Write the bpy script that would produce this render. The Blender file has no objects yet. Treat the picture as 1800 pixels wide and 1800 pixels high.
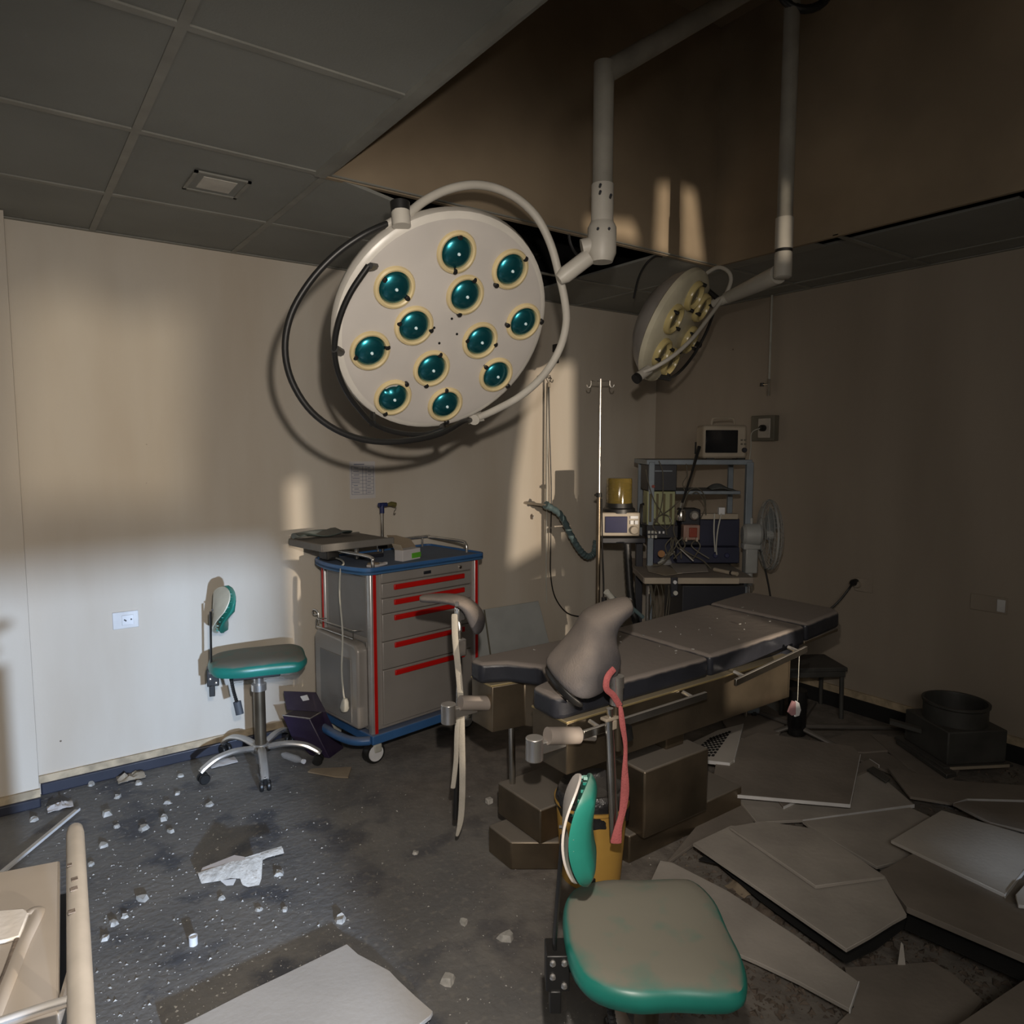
import bpy, bmesh, math, random
from mathutils import Vector, Matrix, noise
random.seed(7)
R = math.radians
scene = bpy.context.scene
col = scene.collection

# ---------------------------------------------------------------- camera
F, YAW, PITCH, ROLL = 1248.37, 0.62568, 0.09162, -0.00096
CAM = Vector((-3.87148, -3.5868, 1.5))
HC = 2.413                                   # ceiling height
fwd = Vector((math.sin(YAW)*math.cos(PITCH), math.cos(YAW)*math.cos(PITCH), -math.sin(PITCH)))
rgt0 = Vector((math.cos(YAW), -math.sin(YAW), 0)); dwn0 = fwd.cross(rgt0)
rgt = rgt0*math.cos(ROLL)+dwn0*math.sin(ROLL); dwn = -rgt0*math.sin(ROLL)+dwn0*math.cos(ROLL)
cam = bpy.data.objects.new('camera', bpy.data.cameras.new('camera')); col.objects.link(cam)
cam.matrix_world = Matrix(((rgt.x, -dwn.x, -fwd.x, CAM.x), (rgt.y, -dwn.y, -fwd.y, CAM.y), (rgt.z, -dwn.z, -fwd.z, CAM.z), (0, 0, 0, 1)))
cam.data.sensor_fit = 'HORIZONTAL'; cam.data.sensor_width = 36; cam.data.lens = F/1800*36
cam.data.clip_start = .02
scene.camera = cam
def ray(px, py): return rgt*((px-900)/F)+dwn*((py-900)/F)+fwd
def at(px, py, z=None, y=None, x=None, t=None, pl=None):
    """point of the room seen at a place of the photograph, on a plane or at a depth"""
    d = ray(px, py)
    if z is not None: k = (z-CAM.z)/d.z
    elif y is not None: k = (y-CAM.y)/d.y
    elif x is not None: k = (x-CAM.x)/d.x
    elif pl is not None: k = (pl[0]-CAM).dot(pl[1])/d.dot(pl[1])
    else: k = t
    return CAM+d*k

# ---------------------------------------------------------------- light and exposure
scene.view_settings.view_transform = 'Standard'; scene.view_settings.look = 'None'
scene.view_settings.exposure = 0.0; scene.view_settings.gamma = 1.0
scene.view_settings.use_curve_mapping = False
w = bpy.data.worlds.new('world'); scene.world = w; w.use_nodes = True
w.node_tree.nodes['Background'].inputs[0].default_value = (.55, .65, .8, 1)
w.node_tree.nodes['Background'].inputs[1].default_value = .05
def spot(name, loc, aim, power, colr, size, blend, radius):
    l = bpy.data.lights.new(name, 'SPOT'); l.energy = power; l.color = colr; l.spot_size = R(size); l.spot_blend = blend; l.shadow_soft_size = radius
    o = bpy.data.objects.new(name, l); col.objects.link(o); o.location = loc
    o.rotation_euler = (Vector(aim)-Vector(loc)).to_track_quat('-Z', 'Y').to_euler(); return o
FLASH = Vector((-3.74, -3.46, 1.68))
spot('hand_torch', FLASH, at(540, 1150, t=4), 104, (1, .89, .78), 102, .8, .018)
SB = Vector((-3.65, -6.4, 1.0)); WF = -4.6   # daylight; unseen wall behind the camera has holes cut to shape it
spot('daylight_low', SB, (-3.86, WF, .72), 1350, (.56, .73, 1), 36, .1, .06)
SWL = Vector((-3.9, -6.4, 2.05))
spot('daylight_warm_left', SWL, (-3.4, 0, 1.6), 300, (1, .83, .6), 40, .2, .05)
SW = Vector((-2.2, -6.4, 1.12))
spot('daylight_warm', SW, (-2.0, 0, 1.4), 950, (1, .84, .66), 75, .1, .022)
a = bpy.data.lights.new('fill_light', 'AREA'); a.energy = 13; a.color = (1, .93, .84); a.shape = 'RECTANGLE'; a.size = .9; a.size_y = .6  # fill lamp added to lift the near floor and boards; no real source
ao = bpy.data.objects.new('fill_light', a); col.objects.link(ao); ao.location = (-3.95, -4.25, 1.95); ao.rotation_euler = (Vector((-1.7, -2.2, -.2))-ao.location).to_track_quat('-Z', 'Y').to_euler()

# ---------------------------------------------------------------- materials
def nt(name):
    m = bpy.data.materials.new(name); m.use_nodes = True
    n = m.node_tree; return m, n.nodes, n.links, n.nodes['Principled BSDF']
def mat(name, c, rough=.5, metal=0, noise_amt=.12, scale=8, bump=0, bscale=60, dust=0, dustc=(.225, .205, .18), spec=.5, trans=0, alpha=1, c2=None, dlo=.35, dhi=.9, coat=0):
    """colour with cloudy variation, optional settled dust on upward faces, optional fine relief"""
    m, N, L, B = nt(name)
    tc = N.new('ShaderNodeTexCoord'); nz = N.new('ShaderNodeTexNoise'); nz.inputs['Scale'].default_value = scale; nz.inputs['Detail'].default_value = 6
    L.new(tc.outputs['Object'], nz.inputs['Vector'])
    mx = N.new('ShaderNodeMix'); mx.data_type = 'RGBA'
    a = [max(0, v*(1-noise_amt)) for v in c]; b = [min(1, v*(1+noise_amt)) for v in (c2 or c)]
    mx.inputs[6].default_value = (*a, 1); mx.inputs[7].default_value = (*b, 1)
    cr = N.new('ShaderNodeMapRange'); cr.inputs[1].default_value = .35; cr.inputs[2].default_value = .65
    L.new(nz.outputs[0], cr.inputs[0]); L.new(cr.outputs[0], mx.inputs[0])
    out = mx.outputs[2]
    B.inputs['Roughness'].default_value = rough; B.inputs['Metallic'].default_value = metal
    B.inputs['Specular IOR Level'].default_value = spec
    if dust:
        g = N.new('ShaderNodeNewGeometry'); sp = N.new('ShaderNodeSeparateXYZ'); L.new(g.outputs['Normal'], sp.inputs[0])
        n2 = N.new('ShaderNodeTexNoise'); n2.inputs['Scale'].default_value = 14; n2.inputs['Detail'].default_value = 8; L.new(tc.outputs['Object'], n2.inputs['Vector'])
        ad = N.new('ShaderNodeMath'); ad.operation = 'MULTIPLY_ADD'; ad.inputs[1].default_value = .5; L.new(n2.outputs[0], ad.inputs[0]); L.new(sp.outputs[2], ad.inputs[2])
        mr = N.new('ShaderNodeMapRange'); mr.inputs[1].default_value = dlo+.25; mr.inputs[2].default_value = dhi+.25; mr.inputs[4].default_value = dust
        L.new(ad.outputs[0], mr.inputs[0])
        m2 = N.new('ShaderNodeMix'); m2.data_type = 'RGBA'; m2.inputs[7].default_value = (*dustc, 1)
        L.new(mr.outputs[0], m2.inputs[0]); L.new(out, m2.inputs[6]); out = m2.outputs[2]
        r2 = N.new('ShaderNodeMapRange'); r2.inputs[3].default_value = rough; r2.inputs[4].default_value = .95; L.new(mr.outputs[0], r2.inputs[0]); L.new(r2.outputs[0], B.inputs['Roughness'])
        if metal:
            r3 = N.new('ShaderNodeMapRange'); r3.inputs[3].default_value = metal; r3.inputs[4].default_value = 0; L.new(mr.outputs[0], r3.inputs[0]); L.new(r3.outputs[0], B.inputs['Metallic'])
    L.new(out, B.inputs['Base Color'])
    if bump:
        n3 = N.new('ShaderNodeTexNoise'); n3.inputs['Scale'].default_value = bscale; n3.inputs['Detail'].default_value = 4; L.new(tc.outputs['Object'], n3.inputs['Vector'])
        bp = N.new('ShaderNodeBump'); bp.inputs['Strength'].default_value = bump; bp.inputs['Distance'].default_value = .01; L.new(n3.outputs[0], bp.inputs['Height']); L.new(bp.outputs[0], B.inputs['Normal'])
    if trans: B.inputs['Transmission Weight'].default_value = trans
    if alpha < 1: B.inputs['Alpha'].default_value = alpha
    if coat: B.inputs['Coat Weight'].default_value = coat
    return m

def wall_mat(name, c, stain):
    m, N, L, B = nt(name)
    tc = N.new('ShaderNodeTexCoord'); mp = N.new('ShaderNodeMapping'); mp.inputs['Scale'].default_value = (1.6, 1.6, .35); L.new(tc.outputs['Object'], mp.inputs[0])
    nz = N.new('ShaderNodeTexNoise'); nz.inputs['Scale'].default_value = 1.6; nz.inputs['Detail'].default_value = 5; L.new(mp.outputs[0], nz.inputs['Vector'])
    cr = N.new('ShaderNodeMapRange'); cr.inputs[1].default_value = .35; cr.inputs[2].default_value = .7; L.new(nz.outputs[0], cr.inputs[0])
    mx = N.new('ShaderNodeMix'); mx.data_type = 'RGBA'; mx.inputs[6].default_value = (*c, 1); mx.inputs[7].default_value = (*stain, 1); L.new(cr.outputs[0], mx.inputs[0])
    v = N.new('ShaderNodeTexVoronoi'); v.inputs['Scale'].default_value = 3.2; L.new(tc.outputs['Object'], v.inputs['Vector'])
    r = N.new('ShaderNodeMapRange'); r.inputs[1].default_value = .012; r.inputs[2].default_value = .02; L.new(v.outputs['Distance'], r.inputs[0])
    m2 = N.new('ShaderNodeMix'); m2.data_type = 'RGBA'; m2.inputs[6].default_value = (.12, .08, .05, 1); L.new(r.outputs[0], m2.inputs[0]); L.new(mx.outputs[2], m2.inputs[7])
    L.new(m2.outputs[2], B.inputs['Base Color']); B.inputs['Roughness'].default_value = .62
    n3 = N.new('ShaderNodeTexNoise'); n3.inputs['Scale'].default_value = 90; L.new(tc.outputs['Object'], n3.inputs['Vector'])
    bp = N.new('ShaderNodeBump'); bp.inputs['Strength'].default_value = .08; bp.inputs['Distance'].default_value = .004; L.new(n3.outputs[0], bp.inputs['Height']); L.new(bp.outputs[0], B.inputs['Normal'])
    return m
def floor_mat():
    m, N, L, B = nt('vinyl_floor')
    tc = N.new('ShaderNodeTexCoord')
    def nz(s, d=8, lo=.4, hi=.6):
        n = N.new('ShaderNodeTexNoise'); n.inputs['Scale'].default_value = s; n.inputs['Detail'].default_value = d; L.new(tc.outputs['Object'], n.inputs['Vector'])
        r = N.new('ShaderNodeMapRange'); r.inputs[1].default_value = lo; r.inputs[2].default_value = hi; L.new(n.outputs[0], r.inputs[0]); return r.outputs[0]
    def mix(f, a, b):
        x = N.new('ShaderNodeMix'); x.data_type = 'RGBA'; L.new(f, x.inputs[0])
        for i, v in ((6, a), (7, b)):
            if isinstance(v, tuple): x.inputs[i].default_value = (*v, 1)
            else: L.new(v, x.inputs[i])
        return x.outputs[2]
    c = mix(nz(2.2), (.15, .15, .15), (.21, .205, .195))
    c = mix(nz(5, 8, .52, .62), c, (.09, .095, .11))
    c = mix(nz(40, 4, .55, .75), c, (.24, .23, .21))
    # brown dirt lies thick on the right half of the room
    sp = N.new('ShaderNodeSeparateXYZ'); L.new(tc.outputs['Object'], sp.inputs[0])
    n = N.new('ShaderNodeTexNoise'); n.inputs['Scale'].default_value = 2.5; n.inputs['Detail'].default_value = 8; L.new(tc.outputs['Object'], n.inputs['Vector'])
    ma = N.new('ShaderNodeMath'); ma.operation = 'MULTIPLY_ADD'; ma.inputs[1].default_value = 1.6; L.new(n.outputs[0], ma.inputs[0]); L.new(sp.outputs[0], ma.inputs[2])
    r = N.new('ShaderNodeMapRange'); r.inputs[1].default_value = -2.1; r.inputs[2].default_value = -1.2; r.inputs[4].default_value = .9; L.new(ma.outputs[0], r.inputs[0])
    d = mix(nz(12), (.165, .145, .125), (.24, .215, .185))
    c = mix(r.outputs[0], c, d)
    L.new(c, B.inputs['Base Color']); B.inputs['Roughness'].default_value = .8
    n3 = N.new('ShaderNodeTexNoise'); n3.inputs['Scale'].default_value = 45; n3.inputs['Detail'].default_value = 8; L.new(tc.outputs['Object'], n3.inputs['Vector'])
    bp = N.new('ShaderNodeBump'); bp.inputs['Strength'].default_value = .35; bp.inputs['Distance'].default_value = .01; L.new(n3.outputs[0], bp.inputs['Height']); L.new(bp.outputs[0], B.inputs['Normal'])
    return m

M = {}
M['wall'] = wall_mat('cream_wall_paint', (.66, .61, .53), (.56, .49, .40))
M['wall_r'] = wall_mat('cream_wall_paint_shaded', (.40, .345, .28), (.33, .28, .225))  # same cream paint, the right wall's shade mixed into the colour
M['coffer'] = mat('raised_ceiling_board', (.30, .235, .16), .7, noise_amt=.18, scale=2)  # cream board colour darkened to brown for the light falloff up here
M['floor'] = floor_mat()
M['tile'] = mat('ceiling_tile_board', (.255, .26, .24), .85, noise_amt=.06, scale=3, bump=.1, bscale=150)
M['tbar'] = mat('painted_tee_bar', (.25, .25, .225), .5)
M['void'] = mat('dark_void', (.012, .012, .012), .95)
M['wood'] = mat('bare_pine_strip', (.46, .37, .25), .7, scale=20, noise_amt=.25)
M['skirt'] = mat('dark_rubber_skirting', (.03, .033, .05), .4, scale=6)
M['white'] = mat('white_enamel', (.66, .63, .57), .32, noise_amt=.06, dust=.5, dustc=(.36, .32, .27))
M['lampface'] = mat('lamp_face_enamel', (.54, .51, .475), .38, noise_amt=.05, scale=5)
M['cream'] = mat('cream_ring_plastic', (.66, .54, .30), .3, noise_amt=.1)
M['black'] = mat('black_plastic', (.014, .014, .014), .42)
M['blackrub'] = mat('black_rubber', (.02, .02, .022), .55, dust=.35)
M['tube_grey'] = mat('painted_tube', (.50, .475, .42), .45, noise_amt=.08)
M['tube_dim'] = mat('shaded_painted_column', (.31, .295, .255), .55, noise_amt=.15)  # tube paint darkened to stand in for weaker light higher up
M['chrome'] = mat('chrome_steel', (.62, .60, .56), .22, 1, noise_amt=.15, dust=.75)
M['chromec'] = mat('bright_chrome', (.74, .72, .69), .27, .9, noise_amt=.1, dust=.35)
M['steel'] = mat('brushed_stainless_cover', (.215, .175, .125), .36, .85, noise_amt=.25, scale=5, dust=.8)
M['stcart'] = mat('grey_metal_cart', (.40, .375, .35), .42, .35, noise_amt=.06, scale=4, dust=.6)
M['stcart2'] = mat('grey_recessed_panel', (.235, .23, .225), .5, .2, noise_amt=.06, dust=.5)
M['alu'] = mat('aluminium_column', (.60, .60, .60), .35, .6)
M['blue'] = mat('blue_plastic_bumper', (.045, .145, .36), .4, noise_amt=.08, dust=.5)
M['bluetop'] = mat('blue_plastic_top_dusty', (.06, .17, .36), .6, noise_amt=.1, dust=.55, dustc=(.20, .18, .16), dlo=.5)
M['red'] = mat('red_stripe', (.55, .008, .006), .4, noise_amt=.05)
M['teal'] = mat('teal_vinyl', (.018, .20, .16), .35, noise_amt=.08, dust=.97, dustc=(.22, .205, .165), dlo=.70, dhi=.98)
M['teal2'] = mat('teal_vinyl_clean', (.025, .24, .185), .36, noise_amt=.12, dust=.45, dustc=(.3, .33, .27))
M['shell'] = mat('cream_back_shell', (.62, .60, .48), .5, noise_amt=.08, scale=12)
M['shellw'] = mat('white_back_shell', (.70, .65, .60), .45, noise_amt=.08, scale=12)
M['vinyl'] = mat('black_table_vinyl', (.022, .024, .032), .4, noise_amt=.2, dust=.98, dustc=(.27, .235, .21), dlo=.3, dhi=.62, bump=.15, bscale=25)
M['pad'] = mat('dark_leg_pad', (.085, .08, .085), .75, noise_amt=.15, dust=.9, dustc=(.30, .255, .22), dlo=.0, dhi=.7, bump=.2, bscale=200)
M['webbing'] = mat('grey_webbing_strap', (.46, .43, .37), .9, noise_amt=.1, bump=.3, bscale=250)
M['pink'] = mat('pink_gauze_strap', (.56, .15, .15), .9, noise_amt=.15, bump=.4, bscale=200)
M['purple'] = mat('dark_purple_plastic', (.022, .013, .042), .4, noise_amt=.1, dust=.2)
M['paper'] = mat('white_paper', (.62, .60, .60), .8, noise_amt=.04)
M['ink'] = mat('blue_grey_ink', (.20, .22, .30), .8)
M['board'] = mat('fallen_board_dusty', (.38, .35, .315), .9, noise_amt=.14, scale=4, bump=.12, bscale=40)
M['board2'] = mat('fallen_board_brown', (.24, .21, .18), .9, noise_amt=.14, scale=4, bump=.12, bscale=40)
M['boardw'] = mat('fallen_board_white', (.52, .49, .45), .85, noise_amt=.08, scale=3, bump=.08, bscale=60)
M['edge'] = mat('white_board_edge', (.72, .72, .72), .7)
M['plaster'] = mat('broken_plaster', (.55, .53, .49), .95, noise_amt=.15, scale=30, bump=.6, bscale=80)
M['chip'] = mat('plaster_chips', (.50, .49, .46), .9, noise_amt=.3, scale=20)
M['dirt'] = mat('loose_dirt', (.12, .095, .075), .95, noise_amt=.3, scale=20, bump=.5, bscale=60)
M['yellow'] = mat('mustard_plastic_bin', (.56, .33, .075), .5, noise_amt=.1, scale=5)
M['bag'] = mat('black_bin_bag', (.02, .02, .022), .3, noise_amt=.2, dust=.4, bump=.6, bscale=25)
M['card'] = mat('dusty_cardboard', (.30, .24, .17), .85)
M['green'] = mat('green_print', (.12, .45, .03), .6)
M['gas'] = mat('pale_green_flowmeter', (.36, .38, .21), .35, noise_amt=.1)
M['amber'] = mat('amber_plastic', (.50, .37, .10), .12, trans=.75, noise_amt=.05)
M['rack'] = mat('blue_grey_rack_steel', (.22, .26, .30), .5, .2, dust=.6)
M['dark'] = mat('dark_equipment_case', (.018, .02, .028), .45, dust=.35)
M['navy'] = mat('navy_panel', (.02, .024, .055), .5)
M['screen'] = mat('glass_screen', (.006, .007, .010), .08)
M['screenb'] = mat('blue_lcd', (.018, .02, .075), .25)
M['casing'] = mat('cream_equipment_case', (.40, .345, .27), .45, noise_amt=.08)
M['fan'] = mat('grey_fan_plastic', (.36, .37, .36), .5)
M['redp'] = mat('dull_red_canister', (.28, .055, .035), .35)
M['hose'] = mat('teal_grey_hose', (.10, .15, .16), .5)
M['duct'] = mat('dark_sheet_metal', (.085, .085, .08), .5, .3, noise_amt=.2, dust=.5, dustc=(.10, .09, .08))
M['granite'] = mat('cable_white', (.50, .50, .45), .5)
M['cap'] = mat('white_plastic_ring', (.75, .76, .78), .4)
M['bed'] = mat('beige_laminate_top', (.35, .31, .265), .55, noise_amt=.06, scale=6)
M['rail'] = mat('cream_enamel_rail', (.42, .385, .335), .35, noise_amt=.1, scale=14)
M['grey_plate'] = mat('grey_wall_plate', (.14, .13, .10), .6)
M['wallplate'] = mat('white_wall_plate', (.68, .68, .68), .35)
m, N, L, B = nt('teal_reflector_glass')    # lamp glass
B.inputs['Base Color'].default_value = (.015, .20, .25, 1); B.inputs['Metallic'].default_value = .85; B.inputs['Roughness'].default_value = .30; B.inputs['Coat Weight'].default_value = 1; B.inputs['Coat Roughness'].default_value = .03
M['glass'] = m
M['glint'] = mat('pale_glint_paint', (.75, .95, 1), .4, 0, noise_amt=0)
m, N, L, B = nt('yellow_dusty_glass'); B.inputs['Base Color'].default_value = (.16, .14, .08, 1); B.inputs['Roughness'].default_value = .2; M['glass2'] = m
m, N, L, B = nt('clear_plastic_film'); B.inputs['Base Color'].default_value = (.6, .6, .6, 1); B.inputs['Roughness'].default_value = .12; B.inputs['Alpha'].default_value = .35; M['film'] = m

# ---------------------------------------------------------------- builders
class MB:
    def __init__(s): s.v = []; s.f = []
    def add(s, vs, fs):
        o = len(s.v); s.v += [Vector(v) for v in vs]; s.f += [tuple(i+o for i in f) for f in fs]; return s
    def box(s, c, d, rot=None):
        c = Vector(c); h = Vector(d)/2
        vs = [Vector((x*h.x, y*h.y, z*h.z)) for x in (-1, 1) for y in (-1, 1) for z in (-1, 1)]
        if rot is not None: vs = [rot @ v for v in vs]
        return s.add([c+v for v in vs], [(0, 1, 3, 2), (4, 6, 7, 5), (0, 4, 5, 1), (2, 3, 7, 6), (0, 2, 6, 4), (1, 5, 7, 3)])
    def bb(s, a, b):
        a = Vector(a); b = Vector(b); return s.box((a+b)/2, [abs(v) for v in (b-a)])
    def prism(s, pts, off):
        """closed polygon (list of points) extruded by vector off"""
        n = len(pts); P = [Vector(p) for p in pts]; Q = [p+Vector(off) for p in P]
        return s.add(P+Q, [tuple(range(n))[::-1], tuple(range(n, 2*n))]+[(i, (i+1) % n, n+(i+1) % n, n+i) for i in range(n)])
    def tube(s, pts, r, seg=10, smooth=0, caps=True, flat=None):
        P = [Vector(p) for p in pts]
        if smooth and len(P) > 2: P = catmull(P, smooth)
        n = len(P); rs = r if isinstance(r, (list, tuple)) else [r]*n
        if len(rs) != n: rs = [rs[min(len(rs)-1, int(i/(n-1)*(len(rs)-1)+.5))] for i in range(n)]
        T = []
        for i in range(n):
            d = (P[min(i+1, n-1)]-P[max(i-1, 0)]); T.append(d.normalized() if d.length > 1e-9 else Vector((0, 0, 1)))
        u = T[0].orthogonal().normalized() if flat is None else (Vector(flat[0])-T[0]*T[0].dot(Vector(flat[0]))).normalized()
        vs = []; fs = []
        for i in range(n):
            u = (u-T[i]*u.dot(T[i]));  u = u.normalized() if u.length > 1e-6 else T[i].orthogonal().normalized()
            if flat is not None:
                u2 = Vector(flat[0])-T[i]*T[i].dot(Vector(flat[0])); u = u2.normalized() if u2.length > 1e-3 else u
            w_ = T[i].cross(u)
            for k in range(seg):
                a = 2*math.pi*k/seg
                if flat is None: vs.append(P[i]+(u*math.cos(a)+w_*math.sin(a))*rs[i])
                else: vs.append(P[i]+u*math.cos(a)*flat[1]+w_*math.sin(a)*flat[2])
        for i in range(n-1):
            for k in range(seg):
                a = i*seg+k; b = i*seg+(k+1) % seg; fs.append((a, b, b+seg, a+seg))
        if caps: fs += [tuple(range(seg))[::-1], tuple(range((n-1)*seg, n*seg))]
        return s.add(vs, fs)
    def lathe(s, prof, seg=24, c=(0, 0, 0), mt=None):
        """profile of (r, z) turned about z, then placed by matrix mt"""
        vs = []; fs = []; n = len(prof)
        for (r, z) in prof:
            for k in range(seg):
                a = 2*math.pi*k/seg; vs.append(Vector((r*math.cos(a), r*math.sin(a), z)))
        for i in range(n-1):
            for k in range(seg):
                a = i*seg+k; b = i*seg+(k+1) % seg; fs.append((a, b, b+seg, a+seg))
        if prof[0][0] > 1e-6: fs.append(tuple(range(seg))[::-1])
        if prof[-1][0] > 1e-6: fs.append(tuple(range((n-1)*seg, n*seg)))
        if mt is not None: vs = [mt @ v for v in vs]
        return s.add([v+Vector(c) for v in vs], fs)
    def grid(s, rows, thick=0):
        """rows of points -> a sheet; thick gives it a back side"""
        nr, nc = len(rows), len(rows[0]); vs = [Vector(p) for r_ in rows for p in r_]
        fs = [(i*nc+j, i*nc+j+1, (i+1)*nc+j+1, (i+1)*nc+j) for i in range(nr-1) for j in range(nc-1)]
        if thick:
            nrm = [Vector() for _ in vs]
            for f in fs:
                n_ = (vs[f[2]]-vs[f[0]]).cross(vs[f[3]]-vs[f[1]])
                for i in f: nrm[i] += n_
            b = [v-n_.normalized()*thick for v, n_ in zip(vs, nrm)]; o = len(vs)
            bf = [tuple(i+o for i in f[::-1]) for f in fs]
            edge = [(0, j) for j in range(nc)]+[(i, nc-1) for i in range(1, nr)]+[(nr-1, j) for j in range(nc-2, -1, -1)]+[(i, 0) for i in range(nr-2, 0, -1)]
            e = [i*nc+j for i, j in edge]; m_ = len(e)
            fs = fs+bf+[(e[k], e[(k+1) % m_], e[(k+1) % m_]+o, e[k]+o)[::-1] for k in range(m_)]; vs += b
        return s.add(vs, fs)
    def build(s, name, m, parent=None, label=None, bevel=0, seg=2, world=False, sub=0, sharp=38, kind=None):
        vs = s.v
        if parent is not None and world:
            im = wm(parent).inverted(); vs = [im @ v for v in vs]
        me = bpy.data.meshes.new(name); me.from_pydata([tuple(v) for v in vs], [], s.f)
        bm = bmesh.new(); bm.from_mesh(me); bmesh.ops.remove_doubles(bm, verts=bm.verts, dist=1e-5); bmesh.ops.recalc_face_normals(bm, faces=bm.faces); bm.to_mesh(me); bm.free()
        for p in me.polygons: p.use_smooth = True
        if sharp: me.set_sharp_from_angle(angle=R(sharp))
        me.materials.append(M[m] if isinstance(m, str) else m)
        o = bpy.data.objects.new(name, me); col.objects.link(o)
        if parent is not None: o.parent = parent
        if bevel:
            b = o.modifiers.new('bevel', 'BEVEL'); b.width = bevel; b.segments = seg; b.limit_method = 'ANGLE'; b.angle_limit = R(35); b.harden_normals = False
        if sub:
            q = o.modifiers.new('sub', 'SUBSURF'); q.levels = sub; q.render_levels = sub
        if label: o['label'] = label
        if kind: o['kind'] = kind
        return o
def wm(o):
    m = o.matrix_basis.copy()
    while o.parent is not None: o = o.parent; m = o.matrix_basis @ m
    return m
def catmull(P, k):
    out = []; n = len(P)
    for i in range(n-1):
        a, b, c, d = P[max(i-1, 0)], P[i], P[i+1], P[min(i+2, n-1)]
        for j in range(k):
            t = j/k; out.append(.5*((2*b)+(c-a)*t+(2*a-5*b+4*c-d)*t*t+(3*b-a-3*c+d)*t**3))
    out.append(P[-1]); return out
def tag(o, label, cat, group=None):
    o['label'] = label; o['category'] = cat
    if group: o['group'] = group
    return o
def thing(name, label, cat, loc=(0, 0, 0), rz=0, group=None):
    o = bpy.data.objects.new(name, None); col.objects.link(o); o.location = loc; o.rotation_euler = (0, 0, rz); o.empty_display_size = .1
    return tag(o, label, cat, group)
def struct(o): o['kind'] = 'structure'; return o
def axis(n, u=None):
    """matrix whose z axis is n (and x axis near u)"""
    n = Vector(n).normalized(); u = n.orthogonal() if u is None else Vector(u)-n*n.dot(Vector(u)); u = u.normalized(); v = n.cross(u)
    return Matrix(((u.x, v.x, n.x, 0), (u.y, v.y, n.y, 0), (u.z, v.z, n.z, 0), (0, 0, 0, 1)))
def bez(p, q, sag=.1, n=8):
    p = Vector(p); q = Vector(q); return [p.lerp(q, i/n)-Vector((0, 0, sag*4*(i/n)*(1-i/n))) for i in range(n+1)]
ZUP = Vector((0, 0, 1))

# ================================================================ THE ROOM
XL, TOP = -5.5, 3.7
struct(MB().bb((XL-.1, WF-.1, -.1), (.1, .1, 0)).build('floor', 'floor'))
wb = struct(MB().bb((-3.80, 0, 0), (.1, .1, TOP)).build('wall_back', 'wall'))
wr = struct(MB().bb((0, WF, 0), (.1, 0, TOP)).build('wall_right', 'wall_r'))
struct(MB().bb((XL-.1, WF, 0), (XL, .1, TOP)).build('wall_left', 'wall'))
ws = MB().bb((XL, -.115, 0), (-3.803, .1, HC)).build('wall_section', 'wall'); struct(ws); ws['label'] = 'proud section of cream wall left of the long vertical seam'
# unseen wall behind the camera; holes made up to cast the light patches
def through(S, pts): return [(S+(p-S)*((WF-S.y)/(p.y-S.y))) for p in pts]
holes = []
holes.append([Vector((-4.3, WF, .50)), Vector((-3.415, WF, .50)), Vector((-3.40, WF, .992)), Vector((-4.3, WF, .975))])
def yb(l, y=0): return [at(a, b, y=y) for a, b in l]
holes.append(through(SWL, yb([(30, 560), (120, 500), (200, 560), (330, 540), (330, 880), (20, 880)], 0)))
for l, y in (([(506, 850), (534, 840), (545, 1000), (543, 1250), (526, 1250), (512, 1000)], 0),
             ([(935, 640), (1008, 640), (1008, 900), (985, 945), (893, 995), (903, 850), (925, 700)], 0),
             ([(850, 1085), (900, 1045), (985, 1005), (1000, 1130), (850, 1140)], 0)):
    holes.append(through(SW, yb(l, y)))
for l in ([(1030, 385), (1112, 392), (1125, 432), (1030, 412)], [(1197, 328), (1222, 338), (1237, 468), (1197, 457)], [(1155, 325), (1178, 325), (1180, 455), (1150, 447)]):
    holes.append(through(SW, yb(l, -1.195)))
S3 = Vector((-4.75, -6.4, 1.9))
spot('daylight_side', S3, at(1690, 1490, z=0), 460, (.72, .84, 1), 13, .5, .05)
holes.append([Vector((-2.75, WF, 1.0)), Vector((-1.9, WF, 1.0)), Vector((-1.9, WF, 1.02)), Vector((-2.75, WF, 1.02))])
def hole_wall():
    outer = [Vector((XL, WF, 0)), Vector((.1, WF, 0)), Vector((.1, WF, TOP)), Vector((XL, WF, TOP))]
    hs = [h for h in holes]
    c3 = through(S3, [at(*p, z=0) for p in ((1560, 1470), (1655, 1424), (1840, 1470), (1790, 1580))]); hs[-1] = c3
    loops = [outer]+hs; bm = bmesh.new(); es = []
    for l in loops:
        vs_ = [bm.verts.new(p) for p in l]; es += [bm.edges.new((vs_[i], vs_[(i+1) % len(l)])) for i in range(len(l))]
    bmesh.ops.triangle_fill(bm, edges=es, use_beauty=False, use_dissolve=False, normal=(0, -1, 0))
    bm.verts.index_update(); tri = [tuple(v.index for v in f.verts) for f in bm.faces]
    area = sum(f.calc_area() for f in bm.faces); bm.free()
    mb = MB(); flat = [p for l in loops for p in l]; n = len(flat)
    vs = flat+[p+Vector((0, -.02, 0)) for p in flat]; fs = tri+[tuple(i+n for i in t[::-1]) for t in tri]
    o = 0
    for l in loops:
        k = len(l); fs += [(o+i, o+(i+1) % k, n+o+(i+1) % k, n+o+i) for i in range(k)]; o += k
    mb.add(vs, fs); return mb
struct(hole_wall().build('wall_front', 'wall', sharp=0))
struct(MB().bb((XL-.1, WF-.1, TOP), (.1, .1, TOP+.1)).build('ceiling_slab', 'void'))
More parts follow.
